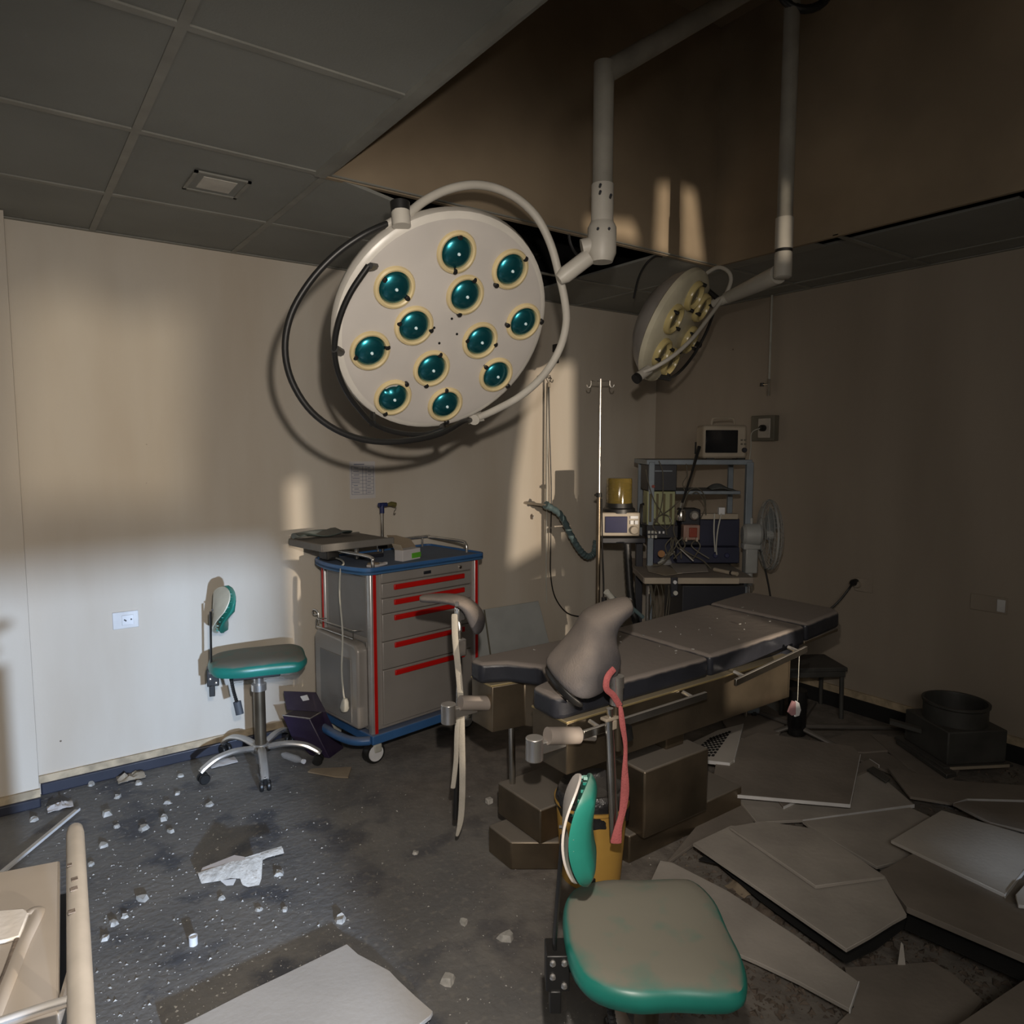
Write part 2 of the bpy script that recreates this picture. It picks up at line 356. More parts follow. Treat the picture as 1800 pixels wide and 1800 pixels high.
struct(MB().bb((XL, -.004, HC+.06), (.0, 0, TOP)).bb((-.004, WF, HC+.06), (0, 0, TOP)).build('void_shade_facing', 'void', label='black facing painting in the dark above the suspended ceiling'))  # slab and facing coloured near-black in place of ceiling-void darkness
# skirting
sk = struct(MB().bb((-3.795, -.022, 0), (0, -.001, .052)).build('baseboard_back', 'skirt', bevel=.006))
MB().bb((-3.80, -.012, .052), (0, -.001, .084)).build('wood_strip', 'wood', sk, label='bare pine strip above the dark skirting')
sk = struct(MB().bb((-5.4, -.14, 0), (-3.80, -.116, .042)).build('baseboard_left', 'skirt', bevel=.006))
MB().bb((-5.4, -.128, .042), (-3.80, -.116, .075)).build('wood_strip', 'wood', sk, label='bare pine strip above the dark skirting')
sk = struct(MB().bb((-.022, WF, 0), (-.001, -.03, .085)).build('baseboard_right', 'void', bevel=.006))
MB().bb((-.014, WF, .085), (-.001, -.03, .125)).build('wood_strip', 'wood', sk, label='bare pine strip above the dark skirting')
# raised lamp recess of the ceiling
X0, X1, Y1, Y0 = -2.93, -.88, -1.195, -4.3
rc = struct(MB().bb((X0, Y1, HC-.005), (X1, Y1+.02, 3.55)).build('trim_2', 'coffer', label='far side board of the raised ceiling recess'))
struct(MB().bb((X1+.018, -1.72, HC-.003), (-.76, Y1+.02, HC+.004)).build('trim_7', 'tbar', label='filler strip between ceiling recess and tiles'))
struct(MB().bb((X1, Y0, HC-.005), (X1+.02, Y1+.02, 3.55)).build('trim_3', 'coffer', label='right side board of the raised ceiling recess'))
struct(MB().bb((X0-.02, Y0, HC+.0), (X0, Y1+.02, 3.55)).build('trim_4', 'coffer', label='left side board of the raised ceiling recess'))
struct(MB().bb((X0, Y0-.02, HC+.0), (X1, Y0, 3.55)).build('trim_5', 'coffer'))
struct(MB().bb((X0-.02, Y0-.02, 3.55), (X1+.02, Y1+.02, 3.58)).build('trim_6', 'coffer', label='top board of the raised ceiling recess'))
# suspended ceiling: tee bars and tiles
ceil = bpy.data.objects.new('ceiling', None); col.objects.link(ceil); ceil.location = (0, 0, HC); struct(ceil)
SA, SBX = .6408, .5767
ys = [0, -.5537]+[-.5537-SA*k for k in range(1, 7)]+[WF]
xl = [-2.919-SBX*k for k in range(0, 5)]; xl = [XL]+xl[::-1]; xr = [-2.342, -1.765, -1.245, -.765, -.19, -.0]
def opening(x, y): return X0 < x < X1 and y < Y1
tiles_missing = {(5, 1), (6, 1), (6, 0), (7, 1), (8, 0)}
xs = xl+xr
tile_mesh = {}
def tile(x0, x1, y0, y1, tilt=None, z=.004):
    g = .0035
    mb = MB().bb((x0+g, y0+g, 0), (x1-g, y1-g, .012))
    o = mb.build('ceiling_tile', 'tile', ceil, bevel=.0015, seg=1)
    o.location.z = z
    return o
for i in range(len(xs)-1):
    for j in range(len(ys)-1):
        x0, x1, y1, y0 = xs[i], xs[i+1], ys[j], ys[j+1]; cx, cy = (x0+x1)/2, (y0+y1)/2
        if opening(cx, cy): continue
        miss = False; t = None
        if j == 1 and -2.4 < cx < -1.3: miss = True         # two tiles gone beside the big lamp
        if j == 0 and -1.8 < cx < -1.3: miss = True
        if i == len(xs)-3 and cy < -2.35: miss = True          # right side strip
        if miss: continue
        if j == 1 and -2.9 < cx < -2.35:                       # sagging tile at the corner of the recess
            o = MB().add([(x0, y1, .004), (x1, y1, .004), (x1-.02, y0+.03, -.075), (x0, y0, .004), (x0, y1, .016), (x1, y1, .016), (x1-.02, y0+.03, -.063), (x0, y0, .016)],
                         [(0, 1, 2), (0, 2, 3), (4, 6, 5), (4, 7, 6), (0, 4, 5, 1), (1, 5, 6, 2), (2, 6, 7, 3), (3, 7, 4, 0)]).build('ceiling_tile', 'tile', ceil, label='ceiling tile sagging at the corner of the recess')
            continue
        if i == len(xs)-3 and -2.35 < cy < -1.2:                # tile slipped aside, a black slot beside it
            MB().bb((x0+.012, y0, .004), (x1, y1, .014)).build('ceiling_tile', 'tile', ceil); continue
        tile(x0, x1, y0, y1)
bar = .012
for y in ys[1:-1]:
    for (a, b) in ((XL, X0), (X1, 0)) if y < Y1-.05 else ((XL, 0),):
        if y < -2.1 and a == X1: a = -.19
        MB().bb((a, y-bar, -.001), (b, y+bar, .004)).build('ceiling_bar', 'tbar', ceil)
for x in xs[1:-1]:
    if x <= X0+.02 or x > -.3: MB().bb((x-bar, WF, -.0014), (x+bar, -.0, .0036)).build('ceiling_bar', 'tbar', ceil)
    else: MB().bb((x-bar, Y1, -.0014), (x+bar, -.0 if not -1.8 < x < -1.2 else Y1+.02, .0036)).build('ceiling_bar', 'tbar', ceil)
MB().bb((X0-.03, Y0, -.012), (X0+.004, Y1, .03)).build('ceiling_bar', 'tbar', ceil, label='wide angled bar along the recess')
for y0, x0 in ((-.0, XL),): MB().bb((XL, -.022, -.002), (0, 0, .003)).build('ceiling_bar', 'tbar', ceil)
MB().bb((-.022, WF, -.002), (0, 0, .003)).build('ceiling_bar', 'tbar', ceil)
# square downlight set in a tile
t = thing('ceiling_light', 'small square unlit light panel set in the left ceiling tiles', 'light', (-3.20, -.89, HC))
MB().bb((-.092, -.10, -.006), (.092, -.088, .0)).bb((-.092, .088, -.006), (.092, .10, 0)).bb((-.092, -.1, -.006), (-.08, .1, 0)).bb((.08, -.1, -.006), (.092, .1, 0)).build('frame', 'tbar', t)
MB().bb((-.055, -.06, -.004), (.055, .06, .003)).build('diffuser', mat('light_diffuser', (.55, .53, .48), .5), t)
MB().bb((-.08, -.088, -.002), (.08, .088, .002)).build('backing', 'tile', t)

# ---------------------------------------------------------------- things on the walls
def plate(name, label, cat, c, n, w_, h_, d, m, group=None):
    t = thing(name, label, cat, c); t.matrix_basis = Matrix.Translation(Vector(c)) @ axis(n, (0, 0, 1)); MB().box((0, 0, d/2), (h_, w_, d)).build('plate', m, t, bevel=.003); return t
t = plate('wall_socket', 'white double wall socket plate low on the brightly lit back wall', 'socket', (-3.44, -.0, .718), (0, -1, 0), .105, .078, .008, 'wallplate')
MB().box((0, -.008, .010), (.046, .048, .006)).build('socket_insert', 'cap', t, bevel=.002)
for a in (-.012, .008, .012): MB().lathe([(.0035, .0125), (.0035, .0155)], 8, (abs(a)-.01, -.008+a*1.1, 0)).build('pin_hole', 'black', t)
t = plate('wall_socket', 'dim wall socket plate on the right wall behind the plugged black cord', 'socket', (0, -1.575, .735), (-1, 0, 0), .10, .075, .008, 'wall_r')
MB().lathe([(.019, .008), (.019, .02), (.015, .03)], 14, (.0, -.03 if False else .03, 0)).build('socket_insert', 'wall_r', t)
t = plate('wall_socket', 'barely visible socket plate low on the right wall above the duct box', 'socket', (0, -2.19, .742), (-1, 0, 0), .16, .08, .006, 'wall_r')
MB().box((0, -.055, .008), (.06, .035, .006)).build('socket_insert', 'wallplate', t, bevel=.002)
t = thing('power_plug', 'black plug with cord running from right wall down behind operating table', 'plug', at(1501, 1024, x=-.03))
MB().lathe([(.012, -.03), (.019, -.022), (.019, .01), (.012, .026)], 16, mt=axis((-1, 0, 0))).build('plug_body', 'black', t)
MB().tube([(-.02, 0, -.005), (-.05, 0, -.03), (-.09, .04, -.11), (-.16, .10, -.20), (-.23, .16, -.30)], .006, 8, 5).build('cord', 'black', t)
t = plate('switch_box', 'grey square wall box with round plug on the right wall above the fan', 'box', (0, -.925, 1.615), (-1, 0, 0), .165, .155, .05, 'grey_plate')
MB().box((0, -.018, .056), (.12, .085, .012)).build('socket_insert', 'rail', t, bevel=.004)
MB().lathe([(.02, .06), (.02, .085), (.012, .1)], 14, (.0, -.018, 0)).build('round_plug', 'black', t)
MB().tube([(-.002, -.018, .1), (-.03, .04, .1), (-.12, .07, .06), (-.24, .10, .04)], .0035, 8, 5).build('cord', 'granite', t)
a = at(1357, 526, x=-.03)
t = thing('gas_drop', 'thin white pipe with small brass valve hanging down right wall', 'pipe', (a.x, a.y, HC))
MB().tube([(0, 0, -.0), (0, 0, -.52)], .0065, 8).build('pipe', 'granite', t)
MB().tube([(0, 0, -.50), (0, 0, -.60)], .010, 8).tube([(0, 0, -.53), (-.0, .05, -.53)], .006, 8).build('valve', 'chrome', t)
MB().lathe([(.012, 0), (.012, .02)], 10, (0, .05, -.54)).build('valve_knob', 'black', t)
# notice on the wall
t = thing('paper_notice', 'printed paper table taped to the back wall above the drawer trolley', 'paper', (-2.278, -.002, 1.32))
MB().box((0, 0, 0), (.148, .002, .20)).build('sheet', 'paper', t)
g = MB()
for k in range(9): g.box((0, -.0015, .075-k*.019), (.126, .0012, .0018))
for x in (-.063, -.0, .02, .063): g.box((x, -.0015, .0), (.0018, .0012, .152))
g.build('ruled_table', 'ink', t)
g = MB()
for k in range(8):
    for x, w_ in ((-.035, .045), (.04, .03)): g.box((x-random.uniform(0, .006), -.0015, .066-k*.019), (w_*random.uniform(.5, 1), .0012, .0035))
g.box((-.02, -.0015, .085), (.06, .0012, .005)); g.build('printed_lines', 'ink', t)
t = thing('plaster_hole', 'small broken hole in the back wall plaster beside the hanging cable', 'hole', at(935, 908, y=-.001))
MB().prism([(-.012, 0, -.014), (.002, 0, -.02), (.014, 0, -.008), (.008, 0, .004), (.0, 0, .018), (-.013, 0, .01)], (0, -.002, 0)).build('dark_cavity', 'dirt', t)
MB().prism([(.002, -.002, -.012), (.016, -.002, -.006), (.010, -.002, .008)], (0, -.006, 0)).build('plaster_flake', 'plaster', t)
# hook with two thin cables hanging down the back wall
a = at(965, 672, y=-.02)
t = thing('hanging_cable', 'thin black and white cables hanging from hook on lit back wall', 'cable', a)
MB().tube([(0, .02, 0), (0, -.01, .004), (-.012, -.012, .018), (-.002, -.012, .03), (.012, -.012, .02)], .0035, 8, 4).build('hook', 'chrome', t)
def pl(l, y): return [at(px, py, y=y) for px, py in l]
MB().tube(pl([(965, 680), (966, 760), (969, 860), (968, 960), (968, 1010), (976, 1050), (998, 1078), (1030, 1085)], -.03), .004, 8, 5).build('cable', 'black', t, world=True)
MB().tube(pl([(963, 680), (962, 760), (961, 900), (960, 1000), (961, 1060)], -.015), .0035, 8, 4).build('cable', 'granite', t, world=True)
MB().box((0, 0, -.02), (.018, .012, .03)).build('cable_clip', 'casing', t, bevel=.003)
# dark sensor hanging behind the lamp yoke
a = at(978, 612, y=-.04)
t = thing('wall_sensor', 'small black fitting on back wall seen behind the big lamp yoke', 'fitting', a)
MB().box((0, 0, 0), (.03, .05, .05)).build('body', 'black', t, bevel=.006)
MB().box((0, 0, -.06), (.024, .03, .07)).build('lower_body', 'black', t, bevel=.006)
MB().tube([(0, 0, .02), (.0, 0, -.08)], .008, 8).build('stem', 'black', t)
# wall duct hose beside the drip stand
t = thing('breathing_hose', 'teal grey corrugated hose curving down between back wall and drip stand', 'hose', at(960, 888, y=-.12))
pts = catmull(pl([(960, 888), (985, 905), (1003, 940), (1018, 965), (1032, 978), (1044, 972), (1048, 950)], -.22), 10)
MB().tube(pts, [.020+.0028*math.sin(i*2.2) for i in range(len(pts))], 12).build('corrugated_tube', 'hose', t, world=True)
MB().tube([pts[0]-(pts[2]-pts[0])*.3, pts[0]+(pts[2]-pts[0])*.6], .025, 12).build('end_cuff', 'hose', t, world=True)
MB().tube([pts[0], Vector((pts[0].x, 0, pts[0].z))], .008, 8).build('wall_bracket', 'casing', t, world=True)

# ================================================================ BIG SURGICAL LAMP
lc = at(784, 577, t=2.2); r0 = (lc-CAM).normalized()
rs = (rgt*.72-dwn*.69); e1 = (rs-r0*rs.dot(r0)).normalized()
dd = (rgt*.69+dwn*.72); dd = (dd-r0*dd.dot(r0)).normalized()
th = R(34); ln = (-r0*math.cos(th)+dd*math.sin(th)).normalized()
LR = .356
LA = Matrix.Translation(lc) @ axis(ln, e1)
hub = at(1392, -70, t=2.8)
T1 = at(1058, 425, t=2.2); T1 = Vector((T1.x, T1.y, T1.z)); zt1 = at(1058, 140, t=2.19).z
lamp = thing('surgical_lamp', 'large round white surgical lamp with twelve teal reflectors on ceiling arm', 'lamp', T1)
def lw(mb): mb.v = [LA @ v for v in mb.v]; return mb
lw(MB().lathe([(.0, -.15), (.12, -.145), (.23, -.125), (.31, -.09), (.346, -.05), (LR, -.018), (.350, .002), (.337, .010)], 64)).build('housing', 'white', lamp, world=True)
lw(MB().lathe([(0, .013), (.318, .013), (.336, .009), (.340, .0)], 64)).build('face_plate', 'lampface', lamp, world=True)
fp = (lc+ln*.013, ln)
BUL = [((802, 443), (807, 416), (798, 476)), ((896, 473), (922, 454), (871, 500)), ((693, 505), (676, 491), (715, 523)), ((817, 518), (832, 491), (806, 551)),
       ((727, 572), (700, 567), (756, 579)), ((919, 565), (950, 564), (891, 570)), ((843, 598), (819, 597), (869, 604)), ((650, 616), (623, 627), (680, 609)),
       ((758, 647), (772, 622), (748, 676)), ((871, 658), (853, 644), (891, 677)), ((690, 698), (713, 674), (676, 725)), ((782, 710), (783, 685), (784, 740))]
for i, (c, k1, k2) in enumerate(BUL):
    P = at(*c, pl=fp); A = Matrix.Translation(P) @ axis(ln, e1)
    def aw(mb): mb.v = [A @ v for v in mb.v]; return mb
    rg = aw(MB().lathe([(.061, -.001), (.063, .004), (.060, .010), (.054, .0125), (.049, .010), (.0465, .002), (.0465, -.001)], 36)).build('lamp_ring', 'cream', lamp, world=True)
    L_ = [(.0465, .001)]+[(.0465*math.cos(a), .001+.019*math.sin(a)) for a in [R(x) for x in (15, 30, 45, 60, 75)]]+[(0, .020)]
    if i == 10:   # cracked glass in the lower left lamp: a piece gone from the edge
        mb = MB(); seg = 36; prof = L_; vs = []; fs = []
        for (r, z) in prof:
            for k in range(seg):
                a = 2*math.pi*k/seg; q = .82 if (r > .03 and 3 <= k <= 8) else 1; vs.append(Vector((r*q*math.cos(a), r*q*math.sin(a), z)))
        for q in range(len(prof)-1):
            for k in range(seg): fs.append((q*seg+k, q*seg+(k+1) % seg, (q+1)*seg+(k+1) % seg, (q+1)*seg+k))
        mb.add(vs, fs); aw(mb).build('glass', 'glass', rg, world=True, label='teal glass with a piece broken off its edge')
    else: aw(MB().lathe(L_, 36)).build('glass', 'glass', rg, world=True)
    aw(MB().lathe([(.005, .014), (.005, .021), (.0035, .024), (0, .0250)], 12)).build('painted_glint', 'glint', rg, world=True)  # pale dot painted in for the torch highlight on the glass
    for k in (k1, k2):
        K = at(*k, pl=fp); B_ = Matrix.Translation(K) @ axis(ln); mb = MB().lathe([(.0085, .0), (.0085, .010), (.006, .013)], 12); mb.v = [B_ @ v for v in mb.v]; mb.build('knob', 'black', rg, world=True)
for p in ((794, 560), (763, 576), (803, 587), (772, 603)):
    K = at(*p, pl=fp); B_ = Matrix.Translation(K) @ axis(ln); q = MB().lathe([(.004, -.001), (.004, .002)], 8); q.v = [B_ @ v for v in q.v]; q.build('screw', 'black', lamp, world=True)
def dep(p): return (p-CAM).dot(fwd)
J1 = at(708, 386, pl=(lc-ln*.02, ln)); J2 = at(838, 737, pl=(lc-ln*.02, ln)); d1, d2 = dep(J1), dep(J2)
def arc(pts, dm):
    n = len(pts)-1; out = []
    for i, p in enumerate(pts):
        s = i/n; out.append(at(*p, t=d1+(d2-d1)*s+(dm-(d1+d2)/2)*math.sin(math.pi*s)**.8))
    return out
W1 = arc([(716, 378), (745, 354), (785, 334), (830, 325), (872, 331), (912, 351), (945, 384), (968, 430), (982, 480), (993, 530), (995, 570), (983, 615), (955, 660), (915, 696), (872, 720), (838, 735)], 2.2)
MB().tube(W1, .0125, 14, 5).build('yoke', 'tube_grey', lamp, world=True)
W2 = arc([(690, 390), (640, 412), (590, 447), (545, 495), (512, 552), (501, 612), (513, 670), (548, 724), (600, 760), (660, 776), (722, 774), (775, 762), (812, 742), (828, 738)], 2.02)
MB().tube(W2, .0095, 12, 5).build('guard_hoop', 'black', lamp, world=True)
HP = (lc+ln*.05, ln)
H_ = [at(px, py, pl=HP) for px, py in [(648, 467), (617, 513), (597, 560), (588, 608), (593, 650), (610, 690), (633, 721), (654, 743), (685, 757), (717, 763), (750, 763), (778, 755)]]
hr = MB().tube(H_, .0085, 12, 5).build('handle_rail', 'black', lamp, world=True)
for px, py, qx, qy in ((648, 467, 662, 470), (588, 612, 603, 622), (654, 743, 654, 727), (778, 755, 777, 745)):
    a_ = at(px, py, pl=HP); b_ = at(qx, qy, pl=(lc-ln*.005, ln)); MB().tube([a_+ln*.006, b_], .011, 8, flat=(e1, .013, .008)).build('rail_bracket', 'black', hr, world=True)
jj = MB().tube([at(706, 398, t=d1-.03), at(704, 372, t=d1-.03)], .0255, 18).build('hinge_joint', 'tube_grey', lamp, world=True)
MB().tube([at(704, 376, t=d1-.03), at(703, 356, t=d1-.03)], [.025, .027], 18).build('hinge_knob', 'black', jj, world=True)
MB().tube([at(716, 374, t=d1-.01), at(676, 398, t=d1)], .012, 12).build('hoop_sleeve', 'tube_grey', jj, world=True)
jj = MB().tube([at(822, 738, t=d2), at(850, 732, t=d2)], .016, 14).build('hinge_joint', 'tube_grey', lamp, world=True)
MB().tube([at(833, 738, t=d2-.02), at(838, 728, t=d2+.02)], .020, 14).build('hinge_cap', 'tube_grey', jj, world=True)
# arm sleeve, elbow, column and upper arm
A0 = at(982, 492, t=2.2); E0 = at(1034, 452, t=2.2)
MB().tube([A0, A0.lerp(E0, .2), E0], [.017, .0255, .0255], 18).build('arm_sleeve', 'tube_grey', lamp, world=True)
el = MB().tube([T1+Vector((0, 0, .058)), T1+Vector((0, 0, .04)), T1+Vector((0, 0, -.035)), T1+Vector((0, 0, -.062))], [.036, .045, .045, .034], 18).build('elbow_joint', 'tube_grey', lamp, world=True)
MB().tube([T1+rgt*-.02+Vector((0, 0, -.01)), T1-rgt*.062+Vector((0, 0, -.02))], .028, 14).build('elbow_boss', 'tube_grey', el, world=True)
for dx, dz in ((-.018, .022), (.016, .022), (-.012, .13), (-.012, .15), (.02, .12)): MB().tube([T1+rgt*dx+Vector((0, 0, dz))-fwd*.02, T1+rgt*dx+Vector((0, 0, dz))-fwd*.048], .004, 8).build('screw', 'dark', el, world=True)
MB().tube([T1+Vector((0, 0, .05)), T1+Vector((0, 0, .17))], .0345, 20).build('column_collar', 'tube_grey', lamp, world=True)
U1 = Vector((T1.x, T1.y, zt1))
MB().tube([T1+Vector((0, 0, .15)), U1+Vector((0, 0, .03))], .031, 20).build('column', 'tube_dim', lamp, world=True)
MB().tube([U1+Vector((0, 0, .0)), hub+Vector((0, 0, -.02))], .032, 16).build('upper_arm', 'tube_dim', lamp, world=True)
MB().tube([at(1000, 412, t=2.24), at(1003, 428, t=2.25), at(1012, 445, t=2.25), at(1028, 458, t=2.23), at(1036, 462, t=2.2)], .0045, 8, 5).build('power_cable', 'black', lamp, world=True)
mt = thing('ceiling_mount', 'dim ceiling mount and column carrying both surgical lamp arms with black ring', 'mount', (hub.x, hub.y, 3.55))
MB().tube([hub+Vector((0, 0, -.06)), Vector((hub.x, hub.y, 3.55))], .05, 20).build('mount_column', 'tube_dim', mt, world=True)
rc_ = at(1415, -32, t=2.7)
pts = [rc_+rgt*.105*math.cos(R(a))+dwn*.105*math.sin(R(a)) for a in range(0, 361, 15)]
MB().tube(pts, .016, 12).build('cable_loop', 'black', mt, world=True)

# ================================================================ SMALL SURGICAL LAMP
E2 = at(1377, 455, t=2.8)
l2 = thing('surgical_lamp', 'smaller domed white surgical lamp seen edge on with yellow rings', 'lamp', E2)
MB().tube([E2+Vector((0, 0, -.075)), E2+Vector((0, 0, -.07)), E2+Vector((0, 0, .02))], [.026, .034, .034], 20).build('elbow_joint', 'tube_grey', l2, world=True)
MB().tube([E2+Vector((0, 0, .025)), E2+Vector((0, 0, .035))], .0335, 20).build('black_band', 'black', l2, world=True)
MB().tube([E2+Vector((0, 0, .02)), E2+Vector((0, 0, .024))], .033, 20).tube([E2+Vector((0, 0, .036)), E2+Vector((0, 0, .155))], .0345, 20).build('column_collar', 'tube_grey', l2, world=True)
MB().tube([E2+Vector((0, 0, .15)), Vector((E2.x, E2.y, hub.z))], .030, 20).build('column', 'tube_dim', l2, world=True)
a_ = at(1262, 531, t=3.25); b_ = at(1368, 482, t=2.84)
MB().tube([at(1277, 524, t=3.2), at(1330, 500, t=2.98), b_], [.026, .034, .038], 16).build('spring_arm', 'tube_grey', l2, world=True)
MB().tube([at(1255, 534, t=3.24), at(1279, 524, t=3.18)], .021, 14).build('arm_sleeve', 'tube_grey', l2, world=True)
c2 = at(1192, 577, t=3.2); r2 = (c2-CAM).normalized()
q = rgt*.42-dwn*.9; f1 = (q-r2*q.dot(r2)).normalized(); q = rgt*.9+dwn*.42; f2 = (q-r2*q.dot(r2)).normalized(); th = R(70)
n2 = (-r2*math.cos(th)+f2*math.sin(th)).normalized(); L2 = Matrix.Translation(c2) @ axis(n2, f1)
def l2w(mb, X=None): mb.v = [(L2 if X is None else L2 @ X) @ v for v in mb.v]; return mb
l2w(MB().lathe([(0, -.175), (.08, -.165), (.16, -.135), (.22, -.09), (.252, -.045), (.258, -.035)], 48)).build('dome', mat('grey_lamp_dome', (.30, .28, .26), .5), l2, world=True)
l2w(MB().lathe([(.258, -.036), (.266, -.03), (.262, -.008), (.235, .012), (0, .012)], 48)).build('face_plate', mat('yellowed_lamp_face', (.60, .56, .42), .3), l2, world=True)
for i in range(6):
    a = R(60*i+20); X = Matrix.Translation((.158*math.cos(a), .158*math.sin(a), .012))
    rg = l2w(MB().lathe([(.066, -.001), (.068, .008), (.062, .022), (.054, .024), (.049, .014), (.049, .002)], 28), X).build('lamp_ring', mat('amber_ring_plastic', (.58, .48, .22), .25) if i == 0 else bpy.data.materials['amber_ring_plastic'], l2, world=True)
    l2w(MB().lathe([(.049, .003), (.035, .012), (0, .017)], 24), X).build('glass', 'glass2', rg, world=True)
    for b in (0, 180):
        l2w(MB().lathe([(.008, .01), (.008, .036)], 10, (.058*math.cos(R(b+60*i)), .058*math.sin(R(b+60*i)), 0)), X).build('knob', 'black', rg, world=True)
Y2 = [(1243, 480, 3.28), (1262, 470, 3.24), (1279, 476, 3.2), (1285, 492, 3.19), (1277, 515, 3.19), (1263, 535, 3.18), (1243, 562, 3.12), (1216, 596, 3.03), (1184, 625, 2.98), (1152, 645, 2.98), (1128, 655, 3.0)]
MB().tube([at(a, b, t=c) for a, b, c in Y2], .009, 10, 5).build('yoke', 'tube_grey', l2, world=True)
jj = MB().tube([at(1120, 664, t=2.99), at(1140, 650, t=3.03)], .021, 16).build('hinge_joint', 'tube_grey', l2, world=True)
MB().tube([at(1117, 667, t=2.985), at(1122, 663, t=2.992)], .022, 16).build('hinge_knob', 'black', jj, world=True)
hr = MB().tube([l2w(MB().add([(.22*math.cos(R(a)), .22*math.sin(R(a)), .055)], [])).v[0] for a in range(190, 331, 14)], .007, 8, 3).build('handle_rail', 'black', l2, world=True)
for a in (192, 262, 328):
    p, q = l2w(MB().add([(.22*math.cos(R(a)), .22*math.sin(R(a)), .06), (.235*math.cos(R(a)), .235*math.sin(R(a)), .005)], [])).v; MB().tube([p, q], .013, 8).build('rail_bracket', 'black', hr, world=True)
cc = at(1164, 447, z=HC)
t = thing('hanging_cable', 'short black cable end hanging from open ceiling edge above small lamp', 'cable', (cc.x+.02, cc.y+.02, HC))
dcab = dep(cc)
MB().tube([cc+Vector((.03, .03, 0)), at(1150, 452, t=dcab), at(1135, 465, t=dcab), at(1122, 490, t=dcab), at(1114, 525, t=dcab)], .0055, 8, 5).build('cable', 'black', t, world=True)

# ================================================================ DRAWER TROLLEY
TR = thing('drawer_trolley', 'grey metal drawer trolley with blue top and red drawer handles', 'trolley', (-2.495, -.555, 0), R(8.5))
W_, D_ = .655, .42
MB().bb((.0, 0, .15), (W_, D_, .905)).build('cabinet_body', 'stcart', TR, bevel=.003)
for x, y, red in ((0, 0, 1), (W_, 0, 1), (0, D_, 1), (W_, D_, 0)):
    sx = -1 if x == 0 else 1
    c_ = MB().bb((x-.012 if sx < 0 else x-.02, y-.014 if y == 0 else y-.02, .135), (x+.02 if sx < 0 else x+.012, y+.02 if y == 0 else y+.014, .915)).build('corner_column', 'alu', TR, bevel=.008)
    if red and y == 0: MB().bb((x+(.004 if sx < 0 else -.018), -.0175, .14), (x+(.020 if sx < 0 else -.002), -.0135, .91)).build('red_stripe', 'red', c_)
    if red and y > 0: MB().bb((x-.0155, D_-.008, .2), (x-.011, D_+.002, .90)).build('red_stripe', 'red', c_)
dz = [(.787, .856, 1), (.712, .783, 1), (.578, .708, 1), (.442, .574, 1), (.17, .438, 1)]
for a, b, h in dz:
    d_ = MB().bb((.055, -.014, a), (W_-.045, .004, b)).build('drawer', 'stcart', TR, bevel=.003)
    MB().bb((.12, -.023, b-.036), (W_-.095, -.012, b-.010)).build('drawer_handle', 'red', d_, bevel=.004)
MB().bb((.055, -.012, .860), (W_-.045, .004, .905)).build('top_fascia', 'stcart', TR, bevel=.002)
MB().bb((.30, -.0165, .872), (.345, -.011, .888)).build('latch_plate', 'dark', TR, bevel=.002)
MB().lathe([(.009, 0), (.009, .006), (.006, .008)], 14, (.535, -.012, .882), axis((0, -1, 0))).build('key_lock', 'chrome', TR)
# left side: recessed panel, tilting bin, wire basket
MB().bb((-.004, .035, .60), (.002, D_-.04, .89)).build('side_panel', 'stcart2', TR, bevel=.002)
MB().bb((-.004, .035, .16), (.002, D_-.04, .58)).build('side_panel', 'stcart2', TR, bevel=.002)
bn = MB().prism([(-.065, y, z) for y, z in ((.02, .17), (D_-.0, .17), (D_-.0, .555), (D_-.03, .59), (.05, .575), (.02, .55))], (.062, 0, 0)).build('side_bin', 'stcart', TR, bevel=.012, seg=3)
MB().bb((-.069, .075, .19), (-.063, D_-.06, .50)).build('bin_window', 'stcart2', bn, bevel=.003)
g = MB().tube([(-.004, .06, .63), (-.06, .06, .64), (-.06, D_-.02, .64), (-.004, D_-.02, .63)], .003, 8)
g.tube([(-.06, .06, .64), (-.06, .06, .60), (-.06, D_-.02, .60), (-.06, D_-.02, .64)], .003, 8).build('wire_rack', 'chrome', TR)
MB().tube([(-.03, D_+.01, .60), (-.03, D_+.02, .66), (-.04, D_+.05, .67), (-.03, D_+.06, .64), (-.02, D_+.03, .645)], .0035, 8, 4).build('side_hook', 'chrome', TR)
# blue top tray with rim, base bumper
def rounded(x0, y0, x1, y1, r, bulge=0, n=6):
    p = []
    for cx, cy, a0 in ((x1-r, y1-r, 0), (x0+r, y1-r, 90), (x0+r, y0+r, 180), (x1-r, y0+r, 270)):
        for k in range(n+1):
            a = R(a0+90*k/n); x = cx+r*math.cos(a); y = cy+r*math.sin(a); p.append((x-(bulge*(1-((y-(y0+y1)/2)/((y1-y0)/2))**2) if x < (x0+x1)/2 else 0), y))
        if a0 == 90 and bulge:
            for k in range(1, 8):
                y = y1-r-(y1-y0-2*r)*k/8; p.append((x0-bulge*(1-((y-(y0+y1)/2)/((y1-y0)/2))**2), y))
    return p
tp = rounded(-.035, -.035, W_+.04, D_+.035, .035, .05)
MB().prism([(x, y, .908) for x, y in tp], (0, 0, .026)).build('top_tray', 'bluetop', TR, bevel=.007, seg=3)
ti = rounded(-.028, -.028, W_+.033, D_+.028, .03, .048); n = len(tp)
rm = MB(); rm.add([(x, y, .918) for x, y in tp]+[(x, y, .944) for x, y in tp]+[(x*.985+.005, y*.96+.008, .944) for x, y in tp]+[(x*.985+.005, y*.96+.008, .93) for x, y in tp],
                  [(k*n+i, k*n+(i+1) % n, (k+1)*n+(i+1) % n, (k+1)*n+i) for k in range(3) for i in range(n)])
rm.build('tray_rim', 'blue', TR, bevel=.003)
